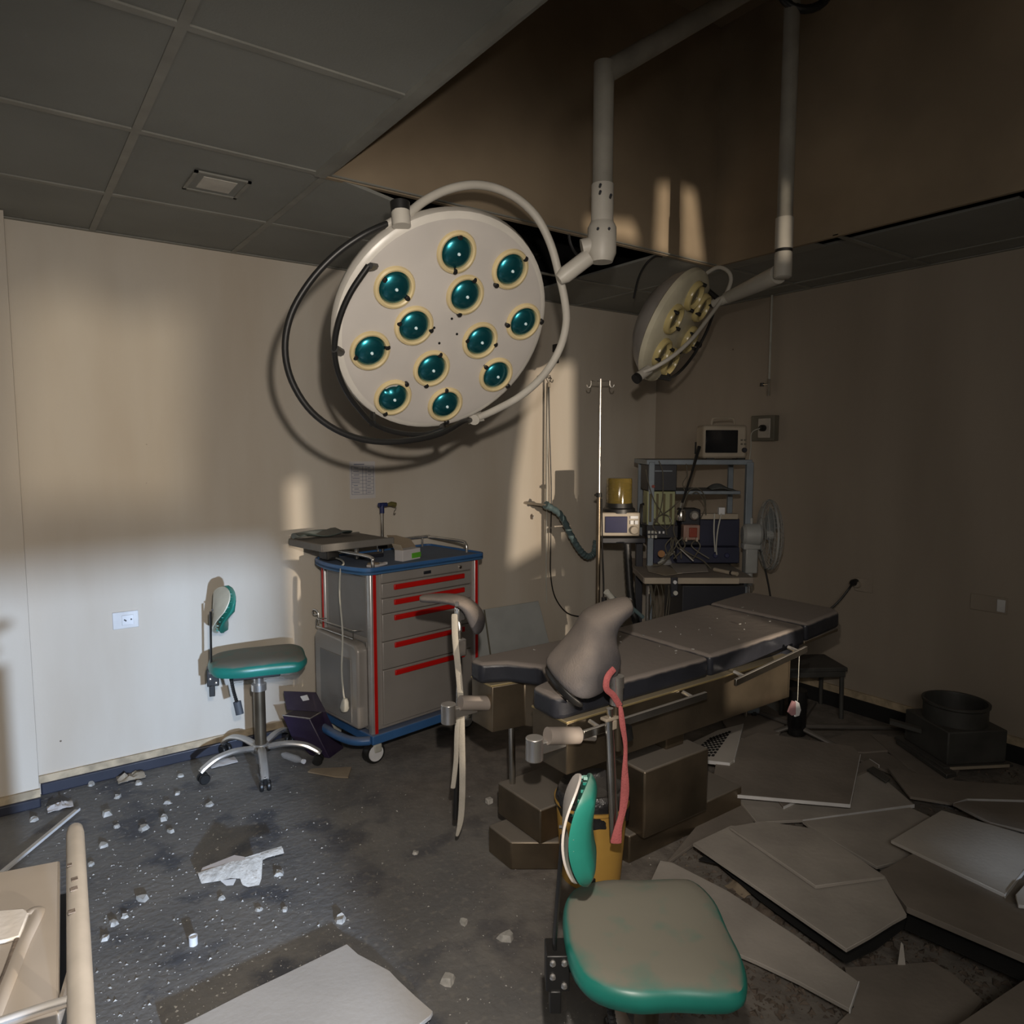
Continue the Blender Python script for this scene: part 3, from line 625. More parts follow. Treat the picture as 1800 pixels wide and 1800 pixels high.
# base bumper: frame with an open loop on the left
bo = rounded(-.115, -.03, W_+.04, D_+.03, .05, .02); bi = rounded(-.085, .02, -.015, D_-.02, .02)
MB().bb((-.02, -.03, .095), (W_+.04, D_+.03, .142)).tube([(-.02, -.012, .118), (-.075, .03, .118), (-.10, .12, .118), (-.10, D_-.12, .118), (-.075, D_-.03, .118), (-.02, D_+.012, .118)], .022, 10, 5).build('base_bumper', 'blue', TR, bevel=.010, seg=3)
for x, y in ((.02, .0), (W_-.05, .02), (.03, D_-.03), (W_-.05, D_-.03)):
    c_ = MB().tube([(x, y, .10), (x, y, .055)], .018, 12).bb((x-.035, y-.03, .05), (x+.015, y+.03, .098)).build('caster', 'granite', TR, bevel=.012, seg=3)
    MB().lathe([(.025, -.022), (.05, -.02), (.052, -.012), (.052, .012), (.05, .02), (.025, .022)], 24, (x-.018, y, .052), axis((0, 1, 0))).build('wheel', 'black', c_)
    MB().lathe([(.0, -.028), (.038, -.026), (.040, -.02), (.040, .02), (.038, .026), (0, .028)], 24, (x-.018, y, .052), axis((0, 1, 0))).build('wheel_cover', 'cap' if y < .03 else 'granite', c_)
zr = .945
rl = MB().tube([(.015, .0, zr-.02), (.015, .0, zr+.018), (.015, .02, zr+.04), (.0, D_*.5, zr+.045), (-.0, D_-.03, zr+.045), (.03, D_+.005, zr+.045), (W_-.03, D_+.005, zr+.045), (W_, D_-.03, zr+.045), (W_+.01, .14, zr+.045), (W_+.01, .09, zr+.03), (W_+.01, .085, zr-.02)], .0085, 10, 5).build('guard_rail', 'chromec', TR)
for x in (.03, W_*.5, W_-.03): MB().tube([(x, D_+.005, zr-.03), (x, D_+.005, zr+.045)], .006, 8).build('rail_post', 'chromec', rl)
pp = Vector((W_*.52, D_-.02, 0))
po = MB().tube([pp+ZUP*.93, pp+ZUP*1.165], .0085, 12).build('drip_pole', 'chrome', TR)
MB().tube([pp+ZUP*1.145, pp+ZUP*1.195], .0125, 12).tube([pp+Vector((-.02, 0, 1.19)), pp+Vector((.03, -.0, 1.19))], .0115, 10).build('pole_clamp', mat('dark_blue_plastic', (.02, .03, .12), .4), po)
MB().tube([pp+Vector((.03, 0, 1.188)), pp+Vector((.06, 0, 1.192)), pp+Vector((.085, 0, 1.185))], [.007, .013, .015], 10).build('clamp_screw', mat('brass_clamp', (.30, .27, .10), .35, .6), po)
MB().tube([pp+Vector((.082, 0, 1.19)), pp+Vector((.09, 0, 1.165)), pp+Vector((.078, 0, 1.15)), pp+Vector((.078, 0, 1.135)), pp+Vector((.088, 0, 1.14))], .0022, 6, 4).build('chain', 'chrome', po)
MB().bb((pp.x-.02, pp.y-.02, .955), (pp.x+.02, pp.y+.02, .985)).build('pole_bracket', 'black', po, bevel=.004)
cd = MB().tube([(.0, .3, .95), (-.03, .2, .955), (-.055, .14, .948), (-.078, .13, .92), (-.085, .13, .80), (-.08, .12, .62), (-.092, .115, .45), (-.088, .11, .33), (-.085, .10, .30)], .0045, 8, 5).build('power_cord', 'granite', TR)
MB().tube([(-.085, .10, .31), (-.086, .10, .295), (-.09, .10, .265), (-.09, .10, .25)], [.010, .018, .022, .016], 12).build('plug', 'granite', cd)
def trl(x, y, z): return wm(TR) @ Vector((x, y, z))
# instrument shelf on the back left corner
o = thing('instrument_shelf', 'dusty dark grey shelf tray clamped on back left corner of trolley', 'shelf', trl(-.02, .36, .946), R(8.5))
MB().bb((-.13, -.20, .075), (.25, .10, .098)).build('shelf_plate', 'dark', o, bevel=.006).data.materials[0] = M['steel'] if False else mat('dusty_grey_shelf', (.10, .095, .09), .7, dust=.8)
MB().bb((-.14, -.215, .066), (.26, -.20, .102)).bb((-.14, .10, .066), (.26, .112, .102)).bb((-.145, -.21, .066), (-.13, .11, .102)).build('shelf_rim', mat('grey_shelf_rim', (.20, .19, .175), .6, dust=.5), o, bevel=.005)
MB().bb((-.03, -.06, -.004), (.04, .02, .08)).build('shelf_bracket', 'black', o, bevel=.006)
MB().tube([(.10, -.12, .08), (.10, -.12, 0)], .012, 10).build('shelf_leg', 'chrome', o)
rows = []
for i in range(9):
    u = i/8; rows.append([Vector((-.13+u*.30, .02+.09*v+.02*math.sin(u*6), .102+.012*math.sin(u*9+v*3)+(.03 if (i in (6,) and v > .5) else 0))) for v in (0, .25, .5, .75, 1)])
o2 = thing('folded_cloth', 'crumpled dark green cloth lying along the instrument shelf', 'cloth', trl(-.02, .36, 1.05), R(8.5))
MB().grid([[Vector((p.x, p.y, p.z-.104+.010)) for p in r] for r in rows], .008).build('cloth', mat('dark_green_cloth', (.06, .085, .08), .9, dust=.5), o2, sub=1)
MB().tube([(-.14, .07, .012), (.0, .10, .016), (.08, .10, .012)], .014, 10, 4).build('rolled_edge', mat('grey_cloth_roll', (.16, .18, .175), .9), o2)
o = thing('medicine_box', 'small white carton with green band standing on the blue trolley top', 'box', trl(.27, .10, .934), R(20))
MB().bb((-.045, -.028, 0), (.085, .028, .055)).build('carton', 'paper', o, bevel=.002)
MB().bb((.02, -.0295, .008), (.0865, -.027, .034)).bb((.084, -.0295, .008), (.0868, .02, .034)).build('green_band', 'green', o)
MB().prism([(-.045, -.028, .055), (-.045, .028, .055), (-.055, .035, .085), (-.05, -.02, .08)], (.002, 0, .002)).build('open_flap', 'casing', o)
o = thing('cardboard_flap', 'torn grey cardboard piece leaning behind white medicine carton', 'cardboard', trl(.37, .17, .934), R(14))
MB().prism([(-.05, 0, 0), (.05, -.01, 0), (.03, .05, .08), (-.045, .08, .105), (-.10, .085, .11)], (.003, .002, .003)).build('torn_sheet', 'card', o)
MB().prism([(-.05, 0, 0), (.05, -.01, 0), (.05, .05, 0), (-.05, .05, 0)], (0, 0, .003)).build('bottom_fold', 'card', o)
o = thing('blister_pack', 'flat white pack lying on the front left of the blue trolley top', 'box', trl(.06, .04, .934), R(25))
MB().bb((-.045, -.02, 0), (.05, .022, .012)).build('pack', 'paper', o, bevel=.003)
MB().bb((.052, -.012, 0), (.072, .004, .012)).build('pack_tab', 'cap', o, bevel=.002)
MB().lathe([(.03, .012), (.028, .018), (0, .024)], 12, (-.012, .006, 0)).build('dust_heap', 'card', o)
o = thing('medicine_box', 'low dark box lying at the back middle of the blue trolley top', 'box', trl(.20, .30, .934), R(5))
MB().bb((-.06, -.03, 0), (.06, .03, .02)).build('carton', 'dark', o, bevel=.003)

# ================================================================ STOOLS
def seat_outline(L, W, n=40):
    """saddle shaped seat seen from above: blunt back, waist, wide rounded front"""
    ctl = [(-.50, -.20), (-.50, .20), (-.42, .42), (-.20, .50), (.05, .47), (.28, .46), (.42, .42), (.50, .24), (.50, .0), (.50, -.24), (.42, -.42), (.28, -.46), (.05, -.47), (-.20, -.50), (-.42, -.42)]
    P = [Vector((a*L, b*W, 0)) for a, b in ctl]; out = []; m_ = len(P)
    for i in range(m_):
        a, b, c, d = P[i-1], P[i], P[(i+1) % m_], P[(i+2) % m_]
        for j in range(4):
            t = j/4; out.append(.5*((2*b)+(c-a)*t+(2*a-5*b+4*c-d)*t*t+(3*b-a-3*c+d)*t**3))
    return out
def seat_mb(L, W, z, th, front=1.0, back=.8):
    o = seat_outline(L, W)
    for p in o: p.y *= back+(front-back)*(p.x/L+.5)
    mb = MB(); n = len(o); prof = [(.80, -th), (.94, -th*.95), (1.0, -th*.6), (1.005, -th*.35), (.975, -th*.05), (.92, .004), (.78, .011), (.48, .014), (.15, .014)]
    vs = [Vector((p.x*s, p.y*s, z+dz)) for s, dz in prof for p in o]
    fs = [(k*n+i, k*n+(i+1) % n, (k+1)*n+(i+1) % n, (k+1)*n+i) for k in range(len(prof)-1) for i in range(n)]
    fs += [tuple(range(n))[::-1], tuple(range((len(prof)-1)*n, len(prof)*n))]
    return mb.add(vs, fs)
def backrest(w_, h, curve, t_, back):
    """curved oval pad; back=True gives the thin shell behind it"""
    mb = MB(); nu, nv = 17, 9; F_, B_ = [], []
    for side in (0, 1):
        for j in range(nv):
            for i in range(nu):
                u = -1+2*i/(nu-1); v = -1+2*j/(nv-1)
                # square to disc so that the rim is round
                uu = u*math.sqrt(1-v*v/2.6); vv = v*math.sqrt(1-u*u/2.2)
                e = max(0, 1-max(abs(u), abs(v))**4)
                x = curve*(uu*uu)+(side*(t_*e+.004) if not back else side*.005)
                (B_ if side == 0 else F_).append(Vector((x, uu*w_/2, vv*h/2)))
    vs = F_+B_; n = len(F_); idx = lambda j, i: j*nu+i
    fs = []
    for j in range(nv-1):
        for i in range(nu-1):
            fs.append((idx(j, i), idx(j, i+1), idx(j+1, i+1), idx(j+1, i))); fs.append(tuple(n+k for k in (idx(j, i), idx(j+1, i), idx(j+1, i+1), idx(j, i+1))))
    e = [(0, i) for i in range(nu)]+[(j, nu-1) for j in range(1, nv)]+[(nv-1, i) for i in range(nu-2, -1, -1)]+[(j, 0) for j in range(nv-2, 0, -1)]
    e = [idx(*q) for q in e]; m_ = len(e); fs += [(e[k], e[k]+n, e[(k+1) % m_]+n, e[(k+1) % m_]) for k in range(m_)]
    mb.add(vs, fs); return mb
def xf(mb, m4): mb.v = [m4 @ v for v in mb.v]; return mb
def stool(label, loc, rz, a0, L, W, z, post_back, bz, brm, shell, pad_shift, lever=True, film=True, bscale=1, cv=.05, po=.0):
    t = thing('dental_stool', label, 'stool', loc, rz)
    seat_mb(L, W, z, .050).build('seat', 'teal', t)
    MB().bb((-L*.3, -.07, z-.085), (L*.22, .07, z-.06)).build('seat_plate', 'black', t, bevel=.004)
    MB().tube([(0, 0, z-.08), (0, 0, z-.155)], [.022, .022], 16).tube([(0, 0, z-.13), (0, 0, z-.16)], .034, 18).build('gas_lift', 'chromec', t)
    MB().tube([(0, 0, z-.155), (0, 0, .105)], .0265, 20).build('post', 'steel', t)
    hb = MB().lathe([(.0, .115), (.034, .113), (.044, .10), (.044, .078), (.03, .07), (0, .07)], 24).build('hub', 'chrome', t)
    for k in range(5):
        a = a0+R(72*k)-rz; d = Vector((math.cos(a), math.sin(a), 0)); e = Vector((-math.sin(a), math.cos(a), 0))
        MB().tube([d*.03+ZUP*.095, d*.12+ZUP*.108, d*.20+ZUP*.098, d*.255+ZUP*.07, d*.272+ZUP*.055], [.022]*8+[.017]*20, 10, 6, flat=(e, .019, .013)).build('base_leg', 'chromec', t)
        c_ = MB().tube([d*.270+ZUP*.07, d*.270+ZUP*.035], .008, 8).build('caster', 'black', t)
        for s in (-1, 1): MB().lathe([(0, -.009), (.020, -.009), (.024, -.004), (.024, .004), (.020, .009), (0, .009)], 16, d*.262+e*.015*s+ZUP*.0245, axis(e)).build('caster_wheel', 'black', c_)
    px, py = -L/2-.035+po, .0
    br = MB().bb((px-.02, -.045, z-.105), (px+.03, .012, z-.025)).bb((px+.02, -.03, z-.075), (-L*.22, .0, z-.055)).build('back_bracket', 'black', t, bevel=.003)
    MB().bb((px-.012, -.05, z-.15), (px+.012, -.01, z-.10)).build('bracket_slide', 'black', br, bevel=.003)
    for x, zz in ((px-.006, -.04), (px+.018, -.04), (px+.018, -.09), (px-.006, -.07)): MB().lathe([(.0065, 0), (.0065, .004), (.003, .006)], 10, (x, -.045, z+zz), axis((0, -1, 0))).build('bolt', 'chromec', br)
    top = Vector((post_back[0], 0, post_back[1]))
    MB().tube([(px, -.018, z-.10), (px, -.018, z-.0), (top.x, -.012, top.z)], .008, 8, flat=((0, 1, 0), .013, .005)).build('back_post', 'black', t)
    Mx = Matrix.Translation((bz[0], 0, bz[1])) @ Matrix.Rotation(bz[2], 4, 'Z') @ Matrix.Rotation(bz[3], 4, 'X') @ Matrix.Rotation(bz[4], 4, 'Y')
    pw, ph = .30*bscale, .195*bscale
    sh = xf(backrest(pw*.97, ph*.97, cv, .0, True), Mx).build('back_shell', shell, t, sharp=50)
    xf(MB().lathe([(.004, -.006), (.004, .002)], 8, (0, .0, 0), axis((1, 0, 0))), Mx).build('screw_hole', 'dark', sh)
    My = Mx @ Matrix.Translation((pad_shift, 0, 0)) @ Matrix.Rotation(R(-6), 4, 'Y')
    xf(backrest(pw, ph, cv, .038, False), My).build('back_pad', brm, t, sharp=60)
    g = MB(); rnd = random.Random(3)
    for k in range(26):
        a = R(k*14); u, v = math.cos(a)*.93, math.sin(a)*.93
        g.box((pad_shift-.001+cv*u*u*.9, u*pw/2, v*ph/2), (.008, .006, .003), Matrix.Rotation(rnd.uniform(-1, 1), 3, 'X'))
    o = xf(g, Mx).build('staples_and_threads', 'teal2', t); o['kind'] = 'stuff'
    if lever:
        q = Vector((-L*.28, -.10, z-.07)); pts = [q+Vector((0, .05, 0)), q, q+Vector((.008, -.006, -.05)), q+Vector((.02, -.01, -.10))]
        c_ = catmull(pts, 12); lv = MB().tube(c_, [.0065+(.002 if i % 2 else 0) for i in range(len(c_))], 8).build('height_lever', 'black', t)
        MB().tube([q+Vector((.02, -.01, -.095)), q+Vector((.026, -.011, -.13)), q+Vector((.03, -.012, -.155))], [.008, .022, .012], 12, 5, flat=((1, 0, 0), .017, .007)).build('lever_paddle', mat('grey_lever_paddle', (.06, .065, .075), .4), lv)
    if film:
        rnd = random.Random(5); rows = []
        for i in range(7):
            u = i/6; rows.append([Vector((-.12+.30*u, -.10+.02*math.sin(i*2.1)+.2*v+rnd.uniform(-.01, .01), z-.07-.035*math.sin(u*5+v*4)**2-.04*v)) for v in (0, .25, .5, .75, 1)])
        MB().grid(rows).build('plastic_wrap', 'film', t, sub=1)
    return t
S1 = Vector((-2.94, -.285, 0)); fz1 = R(-14)
stool('dusty green dental stool with cream back shell beside the lit wall', S1, fz1, R(-31), .42, .38, .53, (-.195, .76), (-.185, .765, R(12), R(-38), R(10)), 'teal2', 'shell', .022, po=.045, bscale=.92)
S2 = Vector((-2.80, -2.60, 0)); fz2 = R(-35)
stool('nearest green dental stool with torn back pad in the foreground', S2, fz2, R(60), .35, .42, .475, (-.185, .69), (-.185, .705, R(-8), R(88), R(2)), 'teal2', 'shellw', .022, film=False, bscale=.76, cv=.035, po=.01)

# ================================================================ OPERATING TABLE
OT = thing('operating_table', 'long operating table with dusty black cushions and stained steel cover', 'table', (-1.75, -1.69, 0))
def o_(mb, name, m, par=None, **k): return mb.build(name, m, par or OT, world=True, **k)
YN, YF, XF_ = -1.965, -1.42, -2.49
# floor plate, lift column cover
o_(MB().prism([(-2.47, -1.64, 0), (-2.33, -1.74, 0), (-2.12, -1.76, 0), (-2.10, -1.86, 0), (-1.72, -1.86, 0), (-1.45, -1.86, 0), (-1.45, -1.50, 0), (-2.47, -1.50, 0)], (0, 0, .105)), 'base_plate', 'steel', bevel=.006)
o_(MB().bb((-2.07, -1.90, .10), (-1.72, -1.50, .352)), 'column_cover', 'steel', bevel=.008)
o_(MB().bb((-1.87, -1.82, .352), (-1.77, -1.60, .50)), 'lift_column', 'steel', bevel=.006)
# steel body with a cut in the foot end
YA, YB = -1.555, -1.79
body = [(XF_, YN), (-1.30, YN), (-1.30, YF), (XF_, YF), (XF_, YA), (-2.36, YA-.02), (-2.30, (YA+YB)/2), (-2.36, YB+.02), (XF_, YB)]
o_(MB().prism([(x, y, .482) for x, y in body], (0, 0, .168)), 'body_cover', 'steel', bevel=.004)
rim = o_(MB().prism([(x+(-.004 if x < -2.4 else 0), y+(-.004 if y < -1.8 else .0), .648) for x, y in body], (0, 0, .008)), 'body_rim', mat('brass_edge', (.42, .33, .16), .4, .5, dust=.6), bevel=.002)
def cushion(pts, z0, z1, name='cushion', rot=None, lab=None):
    mb = MB().prism([(x, y, z0) for x, y in pts], (0, 0, z1-z0))
    if rot is not None: mb.v = [rot @ v for v in mb.v]
    return o_(mb, name, 'vinyl', bevel=.018, seg=4, label=lab)
c1 = [(-2.52, YN+.03), (-2.49, YN+.01), (-1.795, YN+.015), (-1.795, YF-.02), (-2.49, YF-.02), (-2.52, YF-.04), (-2.52, YA+.03), (-2.43, YA-.01), (-2.36, (YA+YB)/2), (-2.43, YB-.005), (-2.515, YB-.03)]
cushion(c1, .655, .733)
hz = .735
def tiltm(x, z, a): return Matrix.Translation((x, 0, z)) @ Matrix.Rotation(a, 4, 'Y') @ Matrix.Translation((-x, 0, -z))
pm = at(1414, 1098, y=YN+.03); ang = -math.atan2(pm.z-hz, pm.x+1.78); Lm = math.hypot(pm.z-hz, pm.x+1.78)
T_ = tiltm(-1.78, hz, ang)
cushion([(-1.785, YN+.02), (-1.78+Lm-.008, YN+.02), (-1.78+Lm-.008, YF-.02), (-1.785, YF-.02)], hz-.085, hz, rot=T_)
T2 = T_ @ tiltm(-1.78+Lm, hz, R(-2))
cushion([(-1.78+Lm, YN+.02), (-1.78+Lm+.27, YN+.03), (-1.78+Lm+.30, YN+.07), (-1.78+Lm+.30, YF-.06), (-1.78+Lm+.27, YF-.02), (-1.78+Lm, YF-.02)], hz-.075, hz+.004, rot=T2)
fr = MB().bb((-1.78, YN+.04, hz-.115), (-1.78+Lm-.02, YF-.04, hz-.085)); fr.v = [T_ @ v for v in fr.v]; o_(fr, 'back_frame', 'dark')
fr = MB().bb((-1.78+Lm, YN+.03, hz-.088), (-1.78+Lm+.26, YF-.04, hz-.074)); fr.v = [T2 @ v for v in fr.v]; o_(fr, 'head_frame', 'steel', bevel=.003)
o_(MB().bb((-1.30, -1.80, .40), (-1.22, -1.58, .60)), 'rear_bracket', 'dark', bevel=.004)
# side rails on stand-offs
def rail(a, b, h=.026):
    a = Vector(a); b = Vector(b); mb = MB(); d = (b-a); e = Vector((0, .006, 0)); u = ZUP*h/2
    mb.prism([a-u-e, b-u-e, b+u-e, a+u-e], (0, .012, 0)); r = o_(mb, 'side_rail', 'chrome', bevel=.002)
    for s in (.12, .88):
        p = a+d*s; q = MB().tube([p+Vector((0, .004, .006)), p+Vector((0, .045, .012))], .008, 8); o_(q, 'rail_standoff', 'chromec', r)
rail(at(1024, 1292, y=YN-.05), at(1241, 1222, y=YN-.05))
pr_ = at(1292, 1200, y=YN-.05); rail(pr_, at(1417, 1141, y=YN-.05))
rail((-2.44, YF+.05, .60), (-1.9, YF+.05, .60))
# inner legs of the foot end
o_(MB().tube([(-2.365, -1.50, .485), (-2.36, -1.50, .22)], .0125, 12), 'hanging_post', 'chrome')
b2 = MB().bb((-2.40, -1.72, .11), (-2.08, -1.46, .235)); o_(b2, 'pedal_box', 'steel', bevel=.006)
# clamps
def clamp(c, dirx, label=None):
    c = Vector(c); g = MB().tube([c+Vector((-.055, 0, .035)), c+Vector((-.055, 0, -.035))], .027, 16).bb(c+Vector((-.055, -.012, -.02)), c+Vector((.06, .012, .015)))
    k = o_(g, 'rail_clamp', 'chromec', label=label, bevel=.003)
    o_(MB().tube([c+Vector((-.01, -.005, .03)), c+Vector((.10, -.02, .01))], .026, 16), 'clamp_knob', mat('dusty_knob', (.30, .26, .23), .6) if 'dusty_knob' not in bpy.data.materials else bpy.data.materials['dusty_knob'], k)
    o_(MB().tube([c+Vector((.08, -.018, .012)), c+Vector((.115, -.024, .004)), c+Vector((.155, -.032, -.006))], [.020, .0125, .0125], 14), 'clamp_screw', 'chromec', k)
cm = at(965, 1308, y=-1.98); clamp(cm, 1)
cm2 = at(812, 1248, y=-1.50)
clamp(cm2, 1)
# base column of the near leg holder: slides in a rail block, pole hangs to the floor side
LH = at(1083, 1215, y=YN-.085)
def lh(px, py, dy=0): return at(px, py, y=YN-.085+dy)
t = thing('leg_support', 'right leg support cup with pink strap and long chrome pole beside table', 'support', LH)
MB().tube([lh(1084, 1188), lh(1084, 1208)], .023, 18).tube([lh(1084, 1206), lh(1083, 1238)], .0205, 18).build('top_clamp', 'chromec', t, world=True)
MB().tube([lh(1083, 1238), lh(1082, 1262)], .010, 12).tube([lh(1085, 1258), lh(1086, 1318)], .0125, 12).build('short_rod', 'steel', t, world=True)
MB().tube([lh(1072, 1245), lh(1074, 1300)], .011, 12).tube([lh(1071, 1262), lh(1080, 1470)], .0145, 14).build('long_pole', 'chrome', t, world=True)
MB().box(lh(1072, 1262), (.055, .03, .010)).box(lh(1075, 1272), (.02, .03, .03)).build('rail_block', 'casing', t, world=True, bevel=.003)
MB().tube([lh(1100, 1278, -.01), lh(1103, 1298, -.01)], .019, 14).build('black_knob', 'black', t, world=True)
MB().tube([lh(1092, 1288), lh(1104, 1289, -.01)], .008, 10).build('knob_stem', 'black', t, world=True)
# leg cup sheet
def sheet(rows, name, m, th_, par, sub=2, label=None):
    return MB().grid([[at(a, b, t=c) for a, b, c in r] for r in rows], th_).build(name, m, par, world=True, sub=sub, sharp=0, label=label)
d0 = (LH-CAM).dot(fwd)
rows = [[(1104, 1055, d0+.10), (1110, 1060, d0+.06), (1111, 1070, d0+.04), (1106, 1078, d0+.05)],
        [(1080, 1060, d0+.11), (1085, 1066, d0+.03), (1090, 1078, d0+.0), (1088, 1092, d0+.01)],
        [(1050, 1069, d0+.12), (1058, 1074, d0+.02), (1072, 1090, d0-.02), (1080, 1110, d0-.0)],
        [(1026, 1078, d0+.12), (1038, 1088, d0+.0), (1058, 1108, d0-.04), (1078, 1130, d0-.0)],
        [(1016, 1102, d0+.11), (1032, 1116, d0-.02), (1056, 1134, d0-.05), (1086, 1150, d0+.01)],
        [(992, 1128, d0+.10), (1016, 1148, d0-.04), (1048, 1166, d0-.06), (1090, 1168, d0+.02)],
        [(970, 1150, d0+.09), (1000, 1180, d0-.04), (1036, 1204, d0-.06), (1080, 1190, d0+.01)],
        [(958, 1166, d0+.09), (984, 1204, d0-.04), (1020, 1236, d0-.05), (1056, 1212, d0+.0)]]
sheet(rows, 'leg_cup', 'pad', .022, t)
sheet([[(960, 1162, d0+.085), (984, 1198, d0-.045), (1010, 1224, d0-.055), (1028, 1234, d0-.04)], [(958, 1180, d0+.09), (980, 1214, d0-.03), (1005, 1238, d0-.04), (1024, 1244, d0-.03)]], 'cup_liner', 'black', .012, t, sub=1)
MB().tube([lh(1082, 1185, .03), lh(1075, 1165, .05), lh(1060, 1150, .06)], .012, 10, 4).build('cup_bracket', mat('dark_red_bracket', (.10, .02, .02), .6), t, world=True)
MB().tube([lh(1079, 1176, -.03), lh(1068, 1190, -.035), lh(1066, 1210, -.03), lh(1078, 1222, -.03), lh(1089, 1240, -.02)], .012, 10, 5, flat=(fwd, .005, .010)).build('strap_knot', 'pink', t, world=True)
ps = [lh(a, b, -.03) for a, b in ((1090, 1240), (1094, 1275), (1099, 1310), (1098, 1350), (1098, 1390), (1094, 1425), (1086, 1455), (1082, 1482))]
c_ = catmull(ps, 5); mb = MB(); rows = []
for i, p in enumerate(c_):
    s = i/(len(c_)-1); w_ = .004+.012*s+.003*math.sin(s*14); rows.append([p-rgt*w_, p+rgt*w_*.2-fwd*.006, p+rgt*w_])
mb.grid(rows, .004).build('gauze_strap', 'pink', t, world=True, sub=1)
# left leg support
q0 = 2.62
t = thing('leg_support', 'left curved dark leg support with long grey strap near drawer trolley', 'support', at(806, 1250, t=q0))
rows = [[(735, 1043, q0-.03), (735, 1047, q0-.06), (735, 1056, q0-.07), (737, 1062, q0-.06)],
        [(768, 1041, q0+.03), (768, 1043, q0-.05), (770, 1054, q0-.09), (771, 1062, q0-.08)],
        [(798, 1041, q0+.06), (801, 1044, q0-.04), (804, 1056, q0-.10), (805, 1068, q0-.09)],
        [(825, 1047, q0+.08), (830, 1052, q0-.02), (826, 1068, q0-.09), (816, 1080, q0-.08)],
        [(848, 1068, q0+.09), (852, 1074, q0+.00), (840, 1086, q0-.07), (822, 1096, q0-.07)],
        [(856, 1086, q0+.09), (854, 1096, q0+.01), (842, 1104, q0-.06), (828, 1108, q0-.06)],
        [(852, 1106, q0+.09), (846, 1118, q0+.01), (838, 1118, q0-.05), (834, 1116, q0-.05)]]
sheet(rows, 'leg_cup', 'pad', .02, t)
MB().tube([at(803, 1060, t=q0-.11), at(803, 1063, t=q0-.12)], .008, 10).build('cup_rivet', 'chromec', t, world=True)
def ql(px, py, d=0): return at(px, py, t=q0+d)
MB().tube([ql(804, 1070), ql(806, 1100), ql(808, 1110)], .011, 12).box(ql(808, 1078), (.03, .03, .05)).build('cup_post', 'chromec', t, world=True, bevel=.004)
MB().box(ql(808, 1138), (.045, .03, .065)).build('post_clamp', 'chromec', t, world=True, bevel=.006)
MB().tube([ql(808, 1110), ql(806, 1250)], .0095, 12).build('holder_pole', 'chrome', t, world=True)
MB().tube([ql(806, 1250), ql(803, 1345), ql(801, 1440)], .0095, 12).build('lower_pole', 'black', t, world=True)
for k, (w0, pts) in enumerate(((.012, [(799, 1078), (800, 1120), (805, 1170), (810, 1230), (812, 1300), (813, 1380), (810, 1440), (803, 1470)]), (.009, [(806, 1248), (803, 1290), (802, 1330), (799, 1362), (796, 1386)]))):
    c_ = catmull([ql(a, b, -.04-.01*k) for a, b in pts], 4); rows = []
    for i, p in enumerate(c_):
        s = i/(len(c_)-1); w_ = w0*(1-.6*max(0, s-.85)/.15*(1 if k == 0 else 0)); rows.append([p-rgt*w_, p-fwd*.003, p+rgt*w_])
    MB().grid(rows, .003).build('strap', 'webbing', t, world=True, sub=1)

# pull tag hanging from the table rail
a_ = at(1405, 1150, y=YN-.05); b_ = at(1402, 1232, y=YN-.05)
t = thing('pull_tag', 'white and pink tag hanging by string from the head end rail', 'tag', a_)
MB().tube([a_, b_], .0012, 6).build('string', 'granite', t, world=True)
k = MB().prism([at(px, py, y=YN-.05) for px, py in ((1400, 1232), (1405, 1236), (1408, 1248), (1405, 1258), (1398, 1260), (1398, 1240))], (0, .006, 0)).build('white_tab', 'cap', t, world=True)
MB().prism([at(px, py, y=YN-.052) for px, py in ((1394, 1232), (1399, 1234), (1399, 1256), (1392, 1258), (1386, 1252), (1388, 1246))], (0, .006, 0)).build('pink_tab', mat('faded_pink_tab', (.45, .25, .27), .7), t, world=True)

# ================================================================ BINS
yb_ = Vector((-2.285, -1.985, 0)); yb_ = at(1030, 1560, z=0)+fwd*.0
yc = at(1043, 1562, z=0)+fwd*.085; yc.z = 0
t = thing('waste_bin', 'mustard yellow plastic bin with black bag under the table end', 'bin', yc)
mb = MB(); n = 40; prof = [(.106, 0), (.108, .01), (.119, .15), (.128, .27), (.134, .275), (.134, .285), (.126, .285), (.120, .27), (.104, .02), (0, .02)]
mb.lathe(prof, 40); mb.v = [Vector((v.x*.95, v.y*1.0, v.z)) for v in mb.v]; mb.build('bin_body', 'yellow', t)
h_ = at(1043, 1554, pl=(yc+Vector((0, -.102, .03)), Vector((0, 1, 0))))
MB().box((h_-yc), (.014, .006, .034)).build('foot_slot', 'black', t)
rows = []; rnd = random.Random(11)
for j in range(7):
    r = [.122, .132, .128, .115, .10, .07, .0][j]; z = [.23, .27, .305, .33, .32, .29, .27][j]
    rows.append([Vector(((r+rnd.uniform(-.012, .016)*(j < 6))*math.cos(R(a)), (r+rnd.uniform(-.012, .016)*(j < 6))*math.sin(R(a)), z+rnd.uniform(-.025, .025)*(1 if j < 6 else 0))) for a in range(0, 360, 20)])
    rows[-1].append(rows[-1][0].copy())
MB().grid(rows).build('bin_bag', 'bag', t, sub=1)
pc = at(560, 1300, z=0)
t = thing('plastic_file_box', 'dark purple plastic box leaning open between stool and trolley', 'box', (-2.735, -.185, 0), R(22))
PT = (at(575, 1336, z=0)-CAM).dot(fwd)+.02
def pb(px, py, d=0): return at(px, py, t=PT+d)
fpoly = [pb(*q) for q in ((496, 1258), (545, 1264), (580, 1334), (546, 1328), (512, 1296))]
MB().prism(fpoly, pb(572, 1249, .12)-pb(545, 1264)).build('box_body', 'purple', t, world=True, bevel=.004)
